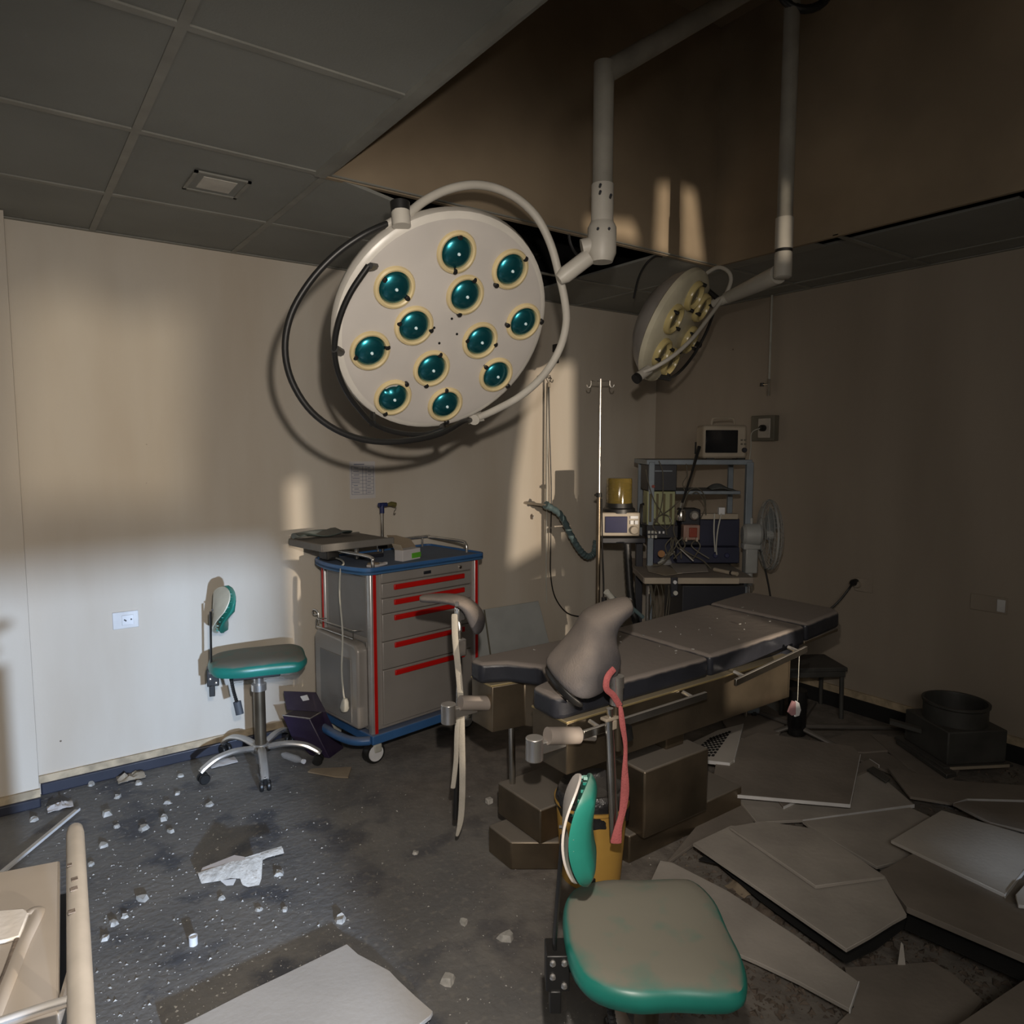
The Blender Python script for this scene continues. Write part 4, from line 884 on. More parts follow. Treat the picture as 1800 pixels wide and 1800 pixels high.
MB().prism([pb(498, 1215, .10), pb(555, 1217, .10), pb(573, 1252, .06), pb(504, 1248, .04)], fwd*.006).build('box_lid', 'purple', t, world=True, bevel=.002)
MB().prism([pb(528, 1224, .08), pb(540, 1221, .08), pb(544, 1230, .075), pb(533, 1232, .075)], -fwd*.004).build('lid_label', 'cap', t, world=True)
MB().tube([pb(496, 1257, -.004), pb(545, 1263, -.004), pb(570, 1248, .11)], .003, 8).build('rim_bead', 'stcart', t, world=True)

# ================================================================ FOREGROUND CART (bottom left)
zc = .80
ct = thing('treatment_cart', 'beige topped treatment cart with thick cream side rail, bottom left corner', 'cart', (-4.15, -2.35, 0))
ca = at(105, 1512, z=zc); cb = at(0, 1532, z=zc); dr = (at(103, 1800, z=zc)-ca).normalized(); dl_ = (cb-ca).normalized()
c2_ = ca+dl_*.75; c3_ = c2_+dr*1.3; c4_ = ca+dr*1.3
MB().prism([p-ZUP*.02 for p in (ca, c2_, c3_, c4_)], (0, 0, .02)).build('cart_top', 'bed', ct, world=True, bevel=.003)
MB().prism([p-ZUP*.5 for p in (ca+dr*.02-dl_*.018, c2_+dr*.02, c3_, c4_-dl_*.018)], (0, 0, .45)).build('cart_body', mat('grey_cart_body', (.03, .03, .03), .6), ct, world=True)  # near-black body widened under the rail to paint that gap dark
for p in (ca+dl_*.05+dr*.05, c2_-dl_*.05+dr*.05, c3_-dl_*.05-dr*.05, c4_+dl_*.05-dr*.05):
    MB().tube([Vector((p.x, p.y, 0)), Vector((p.x, p.y, zc-.03))], .018, 12).build('leg', 'chrome', ct, world=True)
# pressed tray ridge and white dish on the top
ri = [at(px, py, z=zc+.004) for px, py in ((48, 1608), (60, 1600), (66, 1606), (40, 1660), (22, 1706), (0, 1760), (-20, 1810))]
MB().tube(ri, .006, 8, 5, flat=(ZUP, .003, .009)).build('pressed_ridge', 'bed', ct, world=True)
MB().tube([at(px, py, z=zc+.002) for px, py in ((30, 1650), (14, 1696), (-8, 1752), (-25, 1800))], .004, 8, 5).build('groove_line', 'dirt', ct, world=True)
dsh = [at(px, py, z=zc+.001) for px, py in ((-30, 1608), (44, 1602), (52, 1610), (36, 1652), (10, 1660), (-40, 1668))]
MB().prism(dsh, (0, 0, .006)).build('dish_panel', 'cap' if False else 'boardw', ct, world=True, bevel=.003)
ra = at(132, 1458, z=zc+.06); rb_ = rb = at(143, 1800, z=zc+.06); rd = (rb-ra).normalized()
MB().tube([ra-rd*.012, ra, ra+rd*.02, rb, rb+rd*.3], [.006, .0115, .0130, .0140, .0140], 18).build('side_rail', 'rail', ct, world=True)
g = MB(); rnd = random.Random(2)
MB().tube([rb-rd*.045+Vector((0, 0, .0)), at(85, 1770, z=zc+.055), at(0, 1798, z=zc+.05), at(-60, 1815, z=zc+.05)], [.0065]*4, 10).build('cross_rod', 'chromec', ct, world=True)
for pz in (ra+rd*.35, ra+rd*.75): MB().tube([pz, Vector((pz.x-.05, pz.y, zc-.10)), Vector((pz.x-.12, pz.y, zc-.12))], .009, 8).build('rail_bracket', 'chrome', ct, world=True)
for px, py, w_ in ((122, 1520, .007), (131, 1545, .009), (130, 1562, .010), (126, 1602, .009)):
    p = at(px, py, z=zc+.0735); MB().box(p, (w_*.9, w_, .0015)).build('dirt_smear', 'dirt', ct, world=True)

# ================================================================ EQUIPMENT RACK IN THE CORNER
RT = 4.05
rb0 = at(1230, 900, t=RT)
RK = thing('equipment_rack', 'grey blue steel anaesthesia rack with shelves standing in the room corner', 'rack', (rb0.x, rb0.y, 0), -YAW)
RI = wm(RK).inverted()
def rl(px, py, t=RT): return RI @ at(px, py, t=t)
def rbox(mb, px0, px1, py0, py1, t0=RT, dep_=.05, M4=None):
    a = rl(px0, py0, t0); b = rl(px1, py1, t0); return mb.bb((a.x, a.y, b.z), (b.x, a.y+dep_, a.z))
def rb(name, m, px0, px1, py0, py1, t0=RT, dep_=.05, par=None, bevel=.003, label=None):
    return rbox(MB(), px0, px1, py0, py1, t0, dep_).build(name, m, par or RK, bevel=bevel, label=label)
zf = rl(1230, 1000).z
g = rl(1140, 812); h = rl(1311, 812)
for xx, n_ in ((g.x, 0), (h.x, 1)):
    MB().bb((xx-.001, 0, .06), (xx+.032 if n_ == 0 else xx+.038, .035, g.z)).build('upright', 'rack', RK, bevel=.003)
    MB().bb((xx, .34, .06), (xx+.03, .37, g.z)).build('upright', 'rack', RK, bevel=.003)
rb('top_shelf', 'rack', 1137, 1323, 808, 817, RT-.02, .42)
rb('middle_shelf', 'rack', 1188, 1302, 863, 869, RT, .36)
rb('desk_top', 'board2', 1131, 1325, 1015, 1026, RT-.30, .66)
rb('desk_edge', 'casing', 1133, 1300, 1016, 1027, RT-.31, .012)
rb('desk_edge_strip', 'dark', 1180, 1192, 1015, 1050, RT-.325, .02)
MB().lathe([(.010, 0), (.010, .01)], 12, rl(1186, 1023, RT-.33), axis((0, -1, 0))).build('white_knob', 'cap', RK)
MB().lathe([(.012, 0), (.012, .01)], 12, rl(1187, 1042, RT-.33), axis((0, -1, 0))).build('grey_knob', 'granite', RK)
rb('back_panel', 'navy', 1150, 1300, 912, 992, RT+.10, .02)
rb('lower_console', 'navy', 1190, 1300, 962, 990, RT+.02, .08)
for px in (1257, 1277): MB().lathe([(.014, 0), (.014, .012), (.010, .016)], 16, rl(px, 976, RT+.02), axis((0, -1, 0))).build('dial', mat('dull_blue_dial', (.04, .045, .11), .4) if px == 1257 else bpy.data.materials['dull_blue_dial'], RK)
rb('lower_cabinet', 'dark', 1200, 1310, 1030, 1250, RT-.20, .45)
for a, b in ((1140, 1030), (1318, 1030)):
    q = rl(a, b, RT-.28); MB().tube([(q.x, q.y, q.z), (q.x, q.y, .05)], .010, 10).build('desk_leg', 'chrome', RK)
MB().bb((g.x, -.25, .04), (h.x+.03, .37, .075)).build('base_frame', 'rack', RK, bevel=.006)
for x in (g.x+.03, h.x): 
    for y in (-.22, .34): MB().lathe([(.03, -.012), (.034, -.008), (.034, .008), (.03, .012)], 16, (x, y, .036), axis((1, 0, 0))).build('caster', 'black', RK)
# modules in the left column
u_ = rb('suction_module', 'dark', 1139, 1190, 817, 863, RT-.01, .22)
rb('slot_line', 'rack', 1145, 1182, 827, 829, RT-.014, .01, u_, 0)
MB().lathe([(.009, 0), (.009, .008)], 14, rl(1148, 855, RT-.012), axis((0, -1, 0))).build('red_button', 'redp', u_)
u_ = rb('flowmeter_block', 'gas', 1138, 1187, 864, 923, RT-.01, .12)
for px in (1142, 1154, 1166, 1178): rb('meter_tube', 'glass2', px, px+4, 868, 918, RT-.018, .012, u_, .002)
u_ = rb('control_module', 'dark', 1137, 1192, 924, 946, RT-.02, .14)
for i in range(3):
    for j in range(2):
        rb('key', 'granite', 1139+i*6, 1143+i*6, 933+j*8, 938+j*8, RT-.026, .008, u_, 0)
for i in range(2): rb('key', 'cap', 1158+i*7, 1161+i*7, 934, 938, RT-.026, .008, u_, 0)
rb('power_strip', 'casing', 1232, 1298, 903, 913, RT+.02, .04, label='cream socket strip')
rb('socket_plug', 'cap', 1264, 1275, 892, 905, RT+.0, .03)
MB().tube([rl(1126, 886, RT+.02)+Vector((.02, 0, 0)), rl(1127, 887, RT+.02), rl(1125, 905, RT+.02), rl(1127, 921, RT+.02), rl(1137, 921, RT+.02)], .008, 8).build('side_handle', 'black', RK)
MB().tube([rl(1268, 903, RT), rl(1262, 930, RT-.02), rl(1259, 960, RT-.01), rl(1260, 975, RT)], .004, 8, 5).tube([rl(1256, 903, RT), rl(1255, 935, RT-.02), rl(1257, 970, RT-.01)], .004, 8, 5).build('strip_cables', 'granite', RK, kind='stuff')
# things on the rack
def rthing(name, label, cat, px, py, t=RT, group=None):
    p = at(px, py, t=t); return thing(name, label, cat, (p.x, p.y, p.z), -YAW, group)
def kb(par, name, m, px0, px1, py0, py1, t0, dep_, bevel=.003, top=None):
    I = wm(par).inverted() if top is None else wm(top).inverted(); a = I @ at(px0, py0, t=t0); b = I @ at(px1, py1, t=t0)
    return MB().bb((a.x, a.y, b.z), (b.x, a.y+dep_, a.z)).build(name, m, par, bevel=bevel)
t = rthing('patient_monitor', 'cream patient monitor with dark screen on top shelf of the rack', 'monitor', 1275, 807, RT)
kb(t, 'monitor_case', 'casing', 1237, 1314, 747, 806, RT, .16, .014)
s_ = kb(t, 'screen', 'screen', 1241, 1298, 756, 796, RT-.006, .01, .004)
MB().lathe([(.014, 0), (.014, .012), (.011, .015)], 16, wm(t).inverted() @ at(1308, 791, t=RT), axis((0, -1, 0))).build('dial', 'dark', t)
for i, py in enumerate((774, 781)): kb(t, 'key', 'grey_plate', 1303, 1306, py-2, py+1, RT-.004, .008, 0); kb(t, 'key', 'grey_plate', 1309, 1312, py-2, py+1, RT-.004, .008, 0)
I = wm(t).inverted(); MB().tube([I @ at(a, b, t=RT+.06) for a, b in ((1251, 748), (1252, 738), (1258, 735), (1284, 735), (1290, 739), (1291, 748))], .006, 8, 3).build('carry_handle', 'casing', t)
kb(t, 'foot', 'black', 1242, 1256, 805, 808, RT+.01, .1, 0); kb(t, 'foot', 'black', 1296, 1310, 805, 808, RT+.01, .1, 0)
t = rthing('crumpled_cloth', 'crumpled grey cloth on the middle shelf of the rack', 'cloth', 1268, 863, RT+.05)
rnd = random.Random(4); rows = [[Vector((-.07+.15*i/6, -.04+.13*j/4, .045*math.exp(-((i-2)**2)/4.)*(1-abs(j-2)/2.6)+rnd.uniform(0, .007))) for j in range(5)] for i in range(7)]
MB().grid(rows, .004).build('cloth', mat('grey_green_cloth', (.12, .13, .125), .9), t, sub=1)
t = rthing('ventilator', 'cream ventilator with blue screen and amber bellows jar beside the rack', 'ventilator', 1090, 945, RT-.05)
VT = RT-.05
vc = kb(t, 'ventilator_case', 'casing', 1055, 1125, 901, 943, VT, .17, .006)
kb(t, 'screen', 'screenb', 1064, 1103, 908, 937, VT-.006, .01, .002)
kb(t, 'key_row', 'cap', 1108, 1122, 907, 912, VT-.005, .008, .001)
for px in (1108, 1116): kb(t, 'key', 'cap', px, px+6, 915, 922, VT-.005, .008, .001)
I = wm(t).inverted()
MB().lathe([(.024, 0), (.024, .006), (.020, .010), (.0, .010)], 24, I @ at(1115, 932, t=VT), axis((0, -1, 0))).build('dial', 'casing', t)
bc = I @ at(1088, 893, t=VT+.085)
MB().lathe([(.092, -.025), (.092, -.002), (.080, .006), (.076, .03), (.0, .032)], 28, bc).build('bellows_base', 'black', t)
MB().lathe([(.073, .025), (.073, .165), (.070, .172), (.0, .174)], 32, bc).build('bellows_jar', 'amber', t)
MB().lathe([(.055, .03)]+[(.055 if k % 2 else .045, .035+k*.010) for k in range(11)]+[(0, .15)], 24, bc).build('bellows', mat('dark_bellows', (.16, .12, .045), .6), t)
kb(t, 'tray', 'dark', 1058, 1135, 946, 955, VT, .20, .003)
MB().bb((bc.x-.02+.12, bc.y-.02, -(wm(t).translation.z)+.02), (bc.x+.02+.12, bc.y+.02, -.03)).build('support_post', 'dark', t, bevel=.004)
MB().bb((bc.x-.05, bc.y-.12, -(wm(t).translation.z)), (bc.x+.25, bc.y+.12, -(wm(t).translation.z)+.03)).build('support_foot', 'dark', t, bevel=.006)
# wide black hose from the ventilator to the floor
t = rthing('breathing_hose', 'wide black hose dropping behind the table from the ventilator tray', 'hose', 1110, 960, VT-.05)
pts = catmull([at(a, b, t=VT-.06) for a, b in ((1102, 955), (1104, 985), (1107, 1030), (1112, 1070), (1120, 1100), (1128, 1130))], 8)
MB().tube(pts, [.021+.0025*(i % 2) for i in range(len(pts))], 10).build('corrugated_tube', 'black', t, world=True)
# gas absorber with red canister and dark fittings
t = rthing('vaporizer', 'dark gas fitting block with red canister in the middle of the rack', 'vaporizer', 1216, 950, RT-.06)
kb(t, 'body', 'dark', 1198, 1232, 895, 960, RT-.02, .12, .008)
I = wm(t).inverted()
MB().lathe([(.024, 0), (.026, .01), (.026, .05), (.02, .06)], 20, I @ at(1197, 915, t=RT-.09)).build('chrome_valve', 'chrome', t)
MB().lathe([(.026, 0), (.026, .012), (.018, .02)], 20, I @ at(1220, 906, t=RT-.05), axis((0, -1, 0))).build('gauge', 'chromec', t)
kb(t, 'canister_shell', 'amber', 1202, 1231, 923, 950, RT-.08, .07, .006).data.materials[0] = mat('dusty_clear_plastic', (.34, .22, .18), .3)
kb(t, 'red_insert', 'redp', 1212, 1226, 928, 945, RT-.09, .03, .004)
for px in (1205, 1224): kb(t, 'clip', 'casing', px, px+3, 945, 952, RT-.092, .02, 0)
MB().lathe([(.02, 0), (.02, .012)], 16, I @ at(1162, 973, t=RT-.04), axis((0, -1, 0))).build('orange_gauge', mat('orange_gauge', (.35, .17, .06), .5), t)
MB().lathe([(.012, 0), (.012, .012)], 16, I @ at(1177, 973, t=RT-.04), axis((0, -1, 0))).build('small_gauge', 'grey_plate', t)
# long black stick leaning on the rack
t = rthing('black_stick', 'long thin black lamp arm leaning from monitor down into the rack', 'stick', 1195, 905, RT-.10)
MB().tube([at(1192, 905, t=RT-.12), at(1215, 835, t=RT-.10), at(1229, 785, t=RT-.06)], [.007, .006, .011], 8).build('rod', 'black', t, world=True)
MB().tube([at(1222, 798, t=RT-.08), at(1223, 777, t=RT-.08)], .005, 8).build('hook', 'black', t, world=True)
MB().tube([at(1196, 893, t=RT-.122), at(1199, 884, t=RT-.121)], .009, 8).build('ferrule', 'chromec', t, world=True)
# loose tubes and cables hanging in the rack (countless)
g = MB(); rnd = random.Random(9)
def rc3(pts, r, dt=-.06): g.tube([at(a, b, t=RT+dt+rnd.uniform(-.02, .02)) for a, b in pts], r, 6, 5)
rc3([(1158, 810), (1165, 830), (1165, 870), (1160, 900), (1150, 922)], .0032)
rc3([(1135, 825), (1140, 850), (1150, 880), (1165, 905), (1172, 940)], .0032)
rc3([(1195, 880), (1175, 897), (1155, 910), (1148, 925), (1155, 935)], .0032)
rc3([(1165, 903), (1176, 908), (1180, 918), (1172, 930), (1160, 922), (1150, 912)], .0032)
rc3([(1190, 905), (1184, 930), (1190, 950), (1200, 965), (1215, 975), (1235, 985), (1250, 1000)], .004)
rc3([(1205, 865), (1200, 850), (1208, 835), (1206, 815)], .003); rc3([(1232, 910), (1240, 890), (1238, 870), (1226, 858), (1212, 862), (1204, 880), (1198, 900)], .003)
rc3([(1215, 870), (1225, 865), (1237, 880), (1241, 905)], .003); rc3([(1185, 945), (1180, 970), (1165, 990), (1145, 995)], .004)
for k in range(9):
    x = rnd.uniform(1140, 1180); rc3([(x, 1028), (x+rnd.uniform(-4, 8), 1050), (x+rnd.uniform(-6, 6), 1085)], .0025, -.2)
for k in range(9):
    x = rnd.uniform(1178, 1230); rc3([(x, 945), (x+rnd.uniform(-20, 20), 960), (x+rnd.uniform(-20, 20), 982)], .004, -.05)
o = g.build('tangled_tubing', mat('dull_clear_tubing', (.12, .11, .085), .4), None, kind='stuff'); o['label'] = 'tangle of thin tubes and wires hanging inside the corner rack'; o['category'] = 'tubing'
# papers and tubes on the desk of the rack
dz_ = (wm(RK) @ Vector((0, 0, rl(1230, 1015, RT-.30).z))).z+.002
t = thing('loose_papers', 'dusty papers and wrappers lying on the rack desk', 'paper', at(1190, 1000, z=dz_+.002))
for k, q in enumerate((((1135, 994), (1165, 992), (1200, 1008), (1170, 1012), (1140, 1005)), ((1175, 990), (1240, 992), (1245, 1005), (1190, 1008)))):
    MB().prism([at(a, b, z=dz_+.003+.003*k) for a, b in q], (0, 0, .002)).build('sheet', 'board' if k else 'casing', t, world=True)
t = thing('syringe_tube', 'white plastic tube with black ring lying on rack desk edge', 'tube', at(1275, 1006, z=dz_+.012))
MB().tube([at(1256, 1001, z=dz_+.012), at(1284, 1007, z=dz_+.012)], .011, 12).tube([at(1286, 1007, z=dz_+.012), at(1296, 1009, z=dz_+.012)], .011, 12).build('tube_body', 'casing', t, world=True)
MB().tube([at(1283, 1006.5, z=dz_+.012), at(1286, 1007.5, z=dz_+.012)], .0115, 12).build('black_ring', 'black', t, world=True)
t = thing('steel_forceps', 'thin shiny steel instrument leaning in front of the rack console', 'forceps', at(1210, 975, t=RT-.15))
MB().tube([at(1196, 965, t=RT-.14), at(1219, 986, t=RT-.17)], .0045, 8).build('shaft', 'chromec', t, world=True)
t = thing('breathing_mask', 'small clear breathing mask and tube lying on the rack desk', 'mask', at(1170, 988, z=dz_+.02))
MB().lathe([(.035, 0), (.038, .01), (.028, .03), (.012, .045), (.010, .06)], 18, (0, 0, -.012)).build('mask_cone', 'film', t)
MB().tube([(-.06, .0, .0), (.02, .0, .03), (.10, -.02, .08)], .006, 8).build('mask_tube', 'granite', t)
# standing fan
FT = RT+.0
fc = at(1352, 940, t=FT)
t = thing('standing_fan', 'grey electric fan turned sideways standing between rack and right wall', 'fan', (at(1322, 940, t=FT).x, at(1322, 940, t=FT).y, 0), -YAW)
I = wm(t).inverted(); f0 = I @ fc; ax = Vector((1, -.10, 0)).normalized()
A = Matrix.Translation(f0) @ axis(ax, (0, 0, 1))
FR = .198
for nm, z1, z2 in (('front_guard', .0, .048), ('rear_guard', -.0, -.045)):
    g = MB()
    for rr, zz in ((FR, .0), (FR*.985, .018), (FR*.8, .036), (FR*.5, .045), (FR*.25, .048)):
        s = 1 if z2 > 0 else -1; g.tube([A @ Vector((rr*math.cos(R(a)), rr*math.sin(R(a)), zz*s)) for a in range(0, 361, 12)], .0015, 5)
    for a in range(0, 360, 8):
        s = 1 if z2 > 0 else -1; g.tube([A @ Vector((rr*math.cos(R(a)), rr*math.sin(R(a)), zz*s)) for rr, zz in ((FR, 0), (FR*.985, .018), (FR*.8, .036), (FR*.25, .048))], .0008, 4)
    g.build(nm, 'fan', t)
g = MB().tube([A @ Vector((FR*math.cos(R(a)), FR*math.sin(R(a)), 0)) for a in range(0, 361, 10)], .006, 6); g.build('guard_ring', 'fan', t)
hb = MB().tube([A @ Vector((0, 0, -.02)), A @ Vector((0, 0, .02))], .03, 16).build('blade_hub', 'fan', t)
for k in range(3):
    rows = []
    for i in range(5):
        rr = .03+.14*i/4; rows.append([A @ (Matrix.Rotation(R(120*k+j*14+i*4), 4, 'Z') @ Vector((rr, 0, -.015+.008*j))) for j in range(5)])
    MB().grid(rows, .003).build('fan_blade', mat('fan_blade_plastic', (.30, .33, .34), .35) if k == 0 else bpy.data.materials['fan_blade_plastic'], hb)
MB().tube([A @ Vector((0, 0, -.045)), A @ Vector((0, 0, -.06)), A @ Vector((0, 0, -.135)), A @ Vector((0, 0, -.15))], [.055, .066, .062, .045], 20).build('motor_housing', 'fan', t)
mh = A @ Vector((0, 0, -.10))
MB().tube([mh, mh+Vector((0, 0, .095))], .008, 10).build('oscillation_knob', 'fan', t)
MB().bb((mh.x-.035, mh.y-.03, .78), (mh.x+.035, mh.y+.03, mh.z-.05)).bb((mh.x-.05, mh.y-.035, mh.z-.085), (mh.x+.05, mh.y+.035, mh.z-.05)).build('neck', 'fan', t, bevel=.008)
MB().tube([(mh.x, mh.y, .79), (mh.x, mh.y, .03)], .016, 14).build('stand_pole', 'fan', t)
MB().lathe([(.19, 0), (.19, .02), (.05, .035), (0, .035)], 32, (mh.x, mh.y, 0)).build('round_base', 'fan', t)
MB().tube([(mh.x+.05, mh.y, mh.z-.07), (mh.x+.10, mh.y, mh.z-.25), (mh.x+.15, mh.y, mh.z-.50)], .005, 6, 4).build('cord', 'black', t)

# ================================================================ DRIP STAND
IT = 3.98
ip = at(1053, 880, t=IT)
t = thing('drip_stand', 'thin chrome drip stand with hooked top in front of lit band of wall', 'stand', (ip.x, ip.y, 0), -YAW)
I = wm(t).inverted(); zt = at(1055, 668, t=IT).z; zm = at(1053, 870, t=IT).z
MB().tube([(0, 0, zm-.02), (0, 0, zt)], .0075, 12).build('upper_pole', 'chromec', t)
MB().tube([(0, 0, .06), (0, 0, zm)], .0125, 12).build('lower_pole', 'steel', t)
MB().tube([(0, 0, zm-.012), (0, 0, zm+.012)], .017, 12).tube([(0, 0, zm), (-.025, -.01, zm)], .007, 8).build('height_knob', 'black', t)
for s in (-1, 1):
    MB().tube([(0, 0, zt-.012), (s*.045, 0, zt-.010), (s*.052, 0, zt-.012), (s*.052, 0, zt-.03), (s*.058, 0, zt-.045), (s*.070, 0, zt-.045), (s*.075, 0, zt-.032)], .003, 8, 4).build('hook', 'chrome', t)
for k in range(5):
    a = R(72*k+20); MB().tube([(0, 0, .07), (.25*math.cos(a), .25*math.sin(a), .045)], .012, 10).build('base_leg', 'chrome', t)
    MB().lathe([(.022, -.008), (.022, .008)], 12, (.25*math.cos(a), .25*math.sin(a), .022), axis((math.sin(a), -math.cos(a), 0))).build('caster', 'black', t)
MB().tube([(.012, -.02, zm-.02), (.02, -.02, zm-.3), (.03, -.02, zm-.55), (.012, -.03, zm-.75)], .004, 6, 5).build('hanging_wire', 'black', t)
# connectors and green tubes on the far side of the table
t = thing('gas_connectors', 'pale green and white gas connectors bundled behind the leg cup', 'fitting', at(1080, 1066, y=YF+.06))
def gp(a, b, d=0): return at(a, b, y=YF+.06+d)
MB().tube([gp(1066, 1040), gp(1076, 1052)], .014, 12).build('white_nozzle', 'granite', t, world=True)
MB().tube([gp(1062, 1050), gp(1062, 1068)], .012, 12).build('black_nozzle', 'black', t, world=True)
MB().tube([gp(1070, 1072), gp(1078, 1062), gp(1088, 1066), gp(1092, 1078)], .010, 10, 4).build('white_elbow', 'casing', t, world=True)
MB().tube([gp(1076, 1050), gp(1092, 1058), (gp(1110, 1068)), gp(1130, 1085)], .009, 10, 4).tube([gp(1090, 1072), gp(1104, 1062), gp(1112, 1075), gp(1100, 1086)], .007, 8, 4).build('green_tube', 'hose', t, world=True)
MB().tube([gp(1100, 1060), gp(1108, 1055)], .013, 10).build('steel_nut', 'chrome', t, world=True)
MB().tube([gp(1085, 1110), gp(1094, 1107)], [.016, .02], 12).build('black_end_cap', 'black', t, world=True)
# pale sheet leaning low against the back wall
a_ = at(845, 1078, y=-.10); b_ = at(958, 1072, y=-.10)
t = thing('leaning_sheet', 'pale sheet leaning low against the back wall behind the table', 'sheet', (a_.x, -.12, 0))
MB().prism([(0, .0, .0), (b_.x-a_.x+.10, .0, .0), (b_.x-a_.x, .085, a_.z), (0, .085, a_.z)], (0, .012, .0)).build('sheet_face', mat('pale_grey_sheet', (.46, .48, .47), .3, noise_amt=.06), t, bevel=.003)
MB().prism([(.09, -.003, .0), (.10, -.003, 0), (.07, .078, a_.z), (.06, .078, a_.z)], (0, .003, 0)).build('seam_line', 'grey_plate', t)
# small dark bench under the table head
sb = at(1455, 1247, z=0)
t = thing('small_bench', 'small dark metal step stool standing under the table head', 'stool', (sb.x-.16, sb.y+.06, 0), R(-32))
MB().bb((-.19, -.12, .27), (.19, .14, .295)).build('bench_top', 'duct', t, bevel=.006)
MB().bb((-.18, -.115, .24), (.18, -.10, .27)).build('apron', 'duct', t, bevel=.002)
for x in (-.165, .165):
    for y in (-.10, .12): MB().tube([(x, y, .275), (x*1.04, y*1.04, 0)], .012, 10).build('leg', 'duct', t)
# five legged steel foot beside the panels
fb = at(1400, 1282, z=.05)
t = thing('stand_base', 'dull steel stand base with spread legs on the fallen boards', 'stand', (fb.x, fb.y, 0))
MB().tube([(0, 0, .03), (0, 0, .26)], .045, 18).build('black_column', 'black', t)
for a, b, zz in ((1606, 1280, .02), (1482, 1318, .01), (1358, 1288, .015), (1300, 1240, .02), (1430, 1235, .02)):
    q = at(a, b, z=zz)-Vector((fb.x, fb.y, 0)); d_ = Vector((q.x, q.y, 0)).normalized(); e_ = ZUP.cross(d_)
    MB().tube([d_*.02+ZUP*.065, q], .016, 10, flat=(e_, .018, .012)).build('base_leg', 'duct' if False else mat('dull_steel_leg', (.15, .14, .13), .45, .4, dust=.5) if 'dull_steel_leg' not in bpy.data.materials else bpy.data.materials['dull_steel_leg'], t)

# ================================================================ FALLEN CEILING BOARDS
def board(label, pts, z, m='board', th_=.012, edge=(), name='ceiling_board', crease=None, group=None):
    """a fallen board: corner points of the picture with their heights above the floor; edges listed get the pale core"""
    zs = z if isinstance(z, (list, tuple)) else [z]*len(pts)
    P = [at(a, b, z=h) for (a, b), h in zip(pts, zs)]; c = sum(P, Vector())/len(P)
    t = thing(name, label, 'board', (c.x, c.y, min(zs)))
    n = len(P)
    # dusty face with subdivision so that it can warp a little
    MB().prism([p-ZUP*th_ for p in P], (0, 0, th_)).build('board_face', m, t, world=True, bevel=.0015, seg=1)
    for e in edge:
        a, b = P[e], P[(e+1) % n]; d = (b-a).normalized(); o_n = d.cross(ZUP).normalized()
        if (a+o_n*.01-c).length < (a-c).length: o_n = -o_n
        MB().prism([a-ZUP*(th_+.001), b-ZUP*(th_+.001), b+ZUP*.001, a+ZUP*.001], o_n*.0025).build('pale_edge', 'edge', t, world=True)
    return t
board('large brown fallen ceiling board with bright cut edges right of the column cover', [(1250, 1393), (1494, 1414), (1512, 1326), (1500, 1312), (1331, 1287), (1262, 1318)], [.075, .075, .08, .08, .085, .08], 'board2', edge=(0, 1))
board('small board corner poking out from under the large brown board', [(1365, 1403), (1377, 1418), (1400, 1407), (1545, 1345), (1528, 1334), (1440, 1370)], .045, 'board2', edge=(1, 3))
board('dark grey board under the bright edge in the middle of the pile', [(1330, 1445), (1411, 1441), (1607, 1414), (1520, 1338), (1400, 1380), (1290, 1395)], .035, 'board', edge=(1,))
board('board lit bluish below the bright edge, middle of the pile', [(1411, 1443), (1600, 1419), (1645, 1440), (1640, 1500), (1541, 1523), (1430, 1457)], [.05, .06, .06, .055, .05, .05], 'board')
board('pale bluish lit board with bright corner at the right picture edge', [(1566, 1477), (1655, 1424), (1840, 1478), (1766, 1572)], [.10, .10, .10, .11], 'boardw', edge=(2,))
board('upper of two large grey boards in the pile, its lower corner on the other', [(1283, 1453), (1340, 1443), (1430, 1456), (1556, 1540), (1434, 1557)], [.118, .12, .12, .125, .118], 'board')
board('largest grey board with torn corner lying in the middle of the pile', [(1218, 1482), (1284, 1451), (1432, 1455), (1556, 1540), (1594, 1607), (1570, 1620), (1530, 1645), (1488, 1668)], [.085, .10, .105, .11, .11, .105, .10, .10], 'board')
board('wide brown board with pale front edge above black gap, right side', [(1594, 1594), (1820, 1690), (1900, 1640), (1850, 1560), (1610, 1497), (1545, 1532)], [.10, .10, .10, .10, .09, .09], 'board2', .02, edge=())
board('long narrow board with ragged edge running down to the bottom right', [(1160, 1512), (1182, 1516), (1280, 1566), (1400, 1645), (1509, 1725), (1493, 1773), (1404, 1725), (1330, 1690), (1120, 1600)], [.055, .055, .05, .05, .05, .05, .04, .035, .045], 'board', edge=(4,))
board('flat grey board lying at the bottom right beside the long narrow one', [(1484, 1700), (1640, 1690), (1680, 1715), (1728, 1758), (1670, 1830), (1440, 1830), (1500, 1770)], .018, 'board2')
board('brown board filling the bottom right corner of the picture', [(1640, 1830), (1800, 1722), (1860, 1700), (1950, 1830)], [.10, .10, .10, .12], 'board2')
board('brown board in front of the duct box at the right wall', [(1530, 1292), (1660, 1302), (1700, 1330), (1665, 1385), (1655, 1387), (1600, 1350)], [.03, .03, .03, .035, .035, .03], 'board2', edge=(3,))
board('dark brown board under the duct box with pale corner lines', [(1500, 1290), (1600, 1345), (1657, 1384), (1706, 1377), (1790, 1400), (1680, 1408), (1560, 1355), (1500, 1330)], .018, 'board2', edge=(2,))
board('brown board behind with pale long edge, right of the pile', [(1560, 1350), (1680, 1372), (1870, 1385), (1870, 1408), (1700, 1404), (1676, 1412), (1600, 1400)], [.05, .05, .05, .045, .045, .045, .045], 'board2', edge=(3, 4))
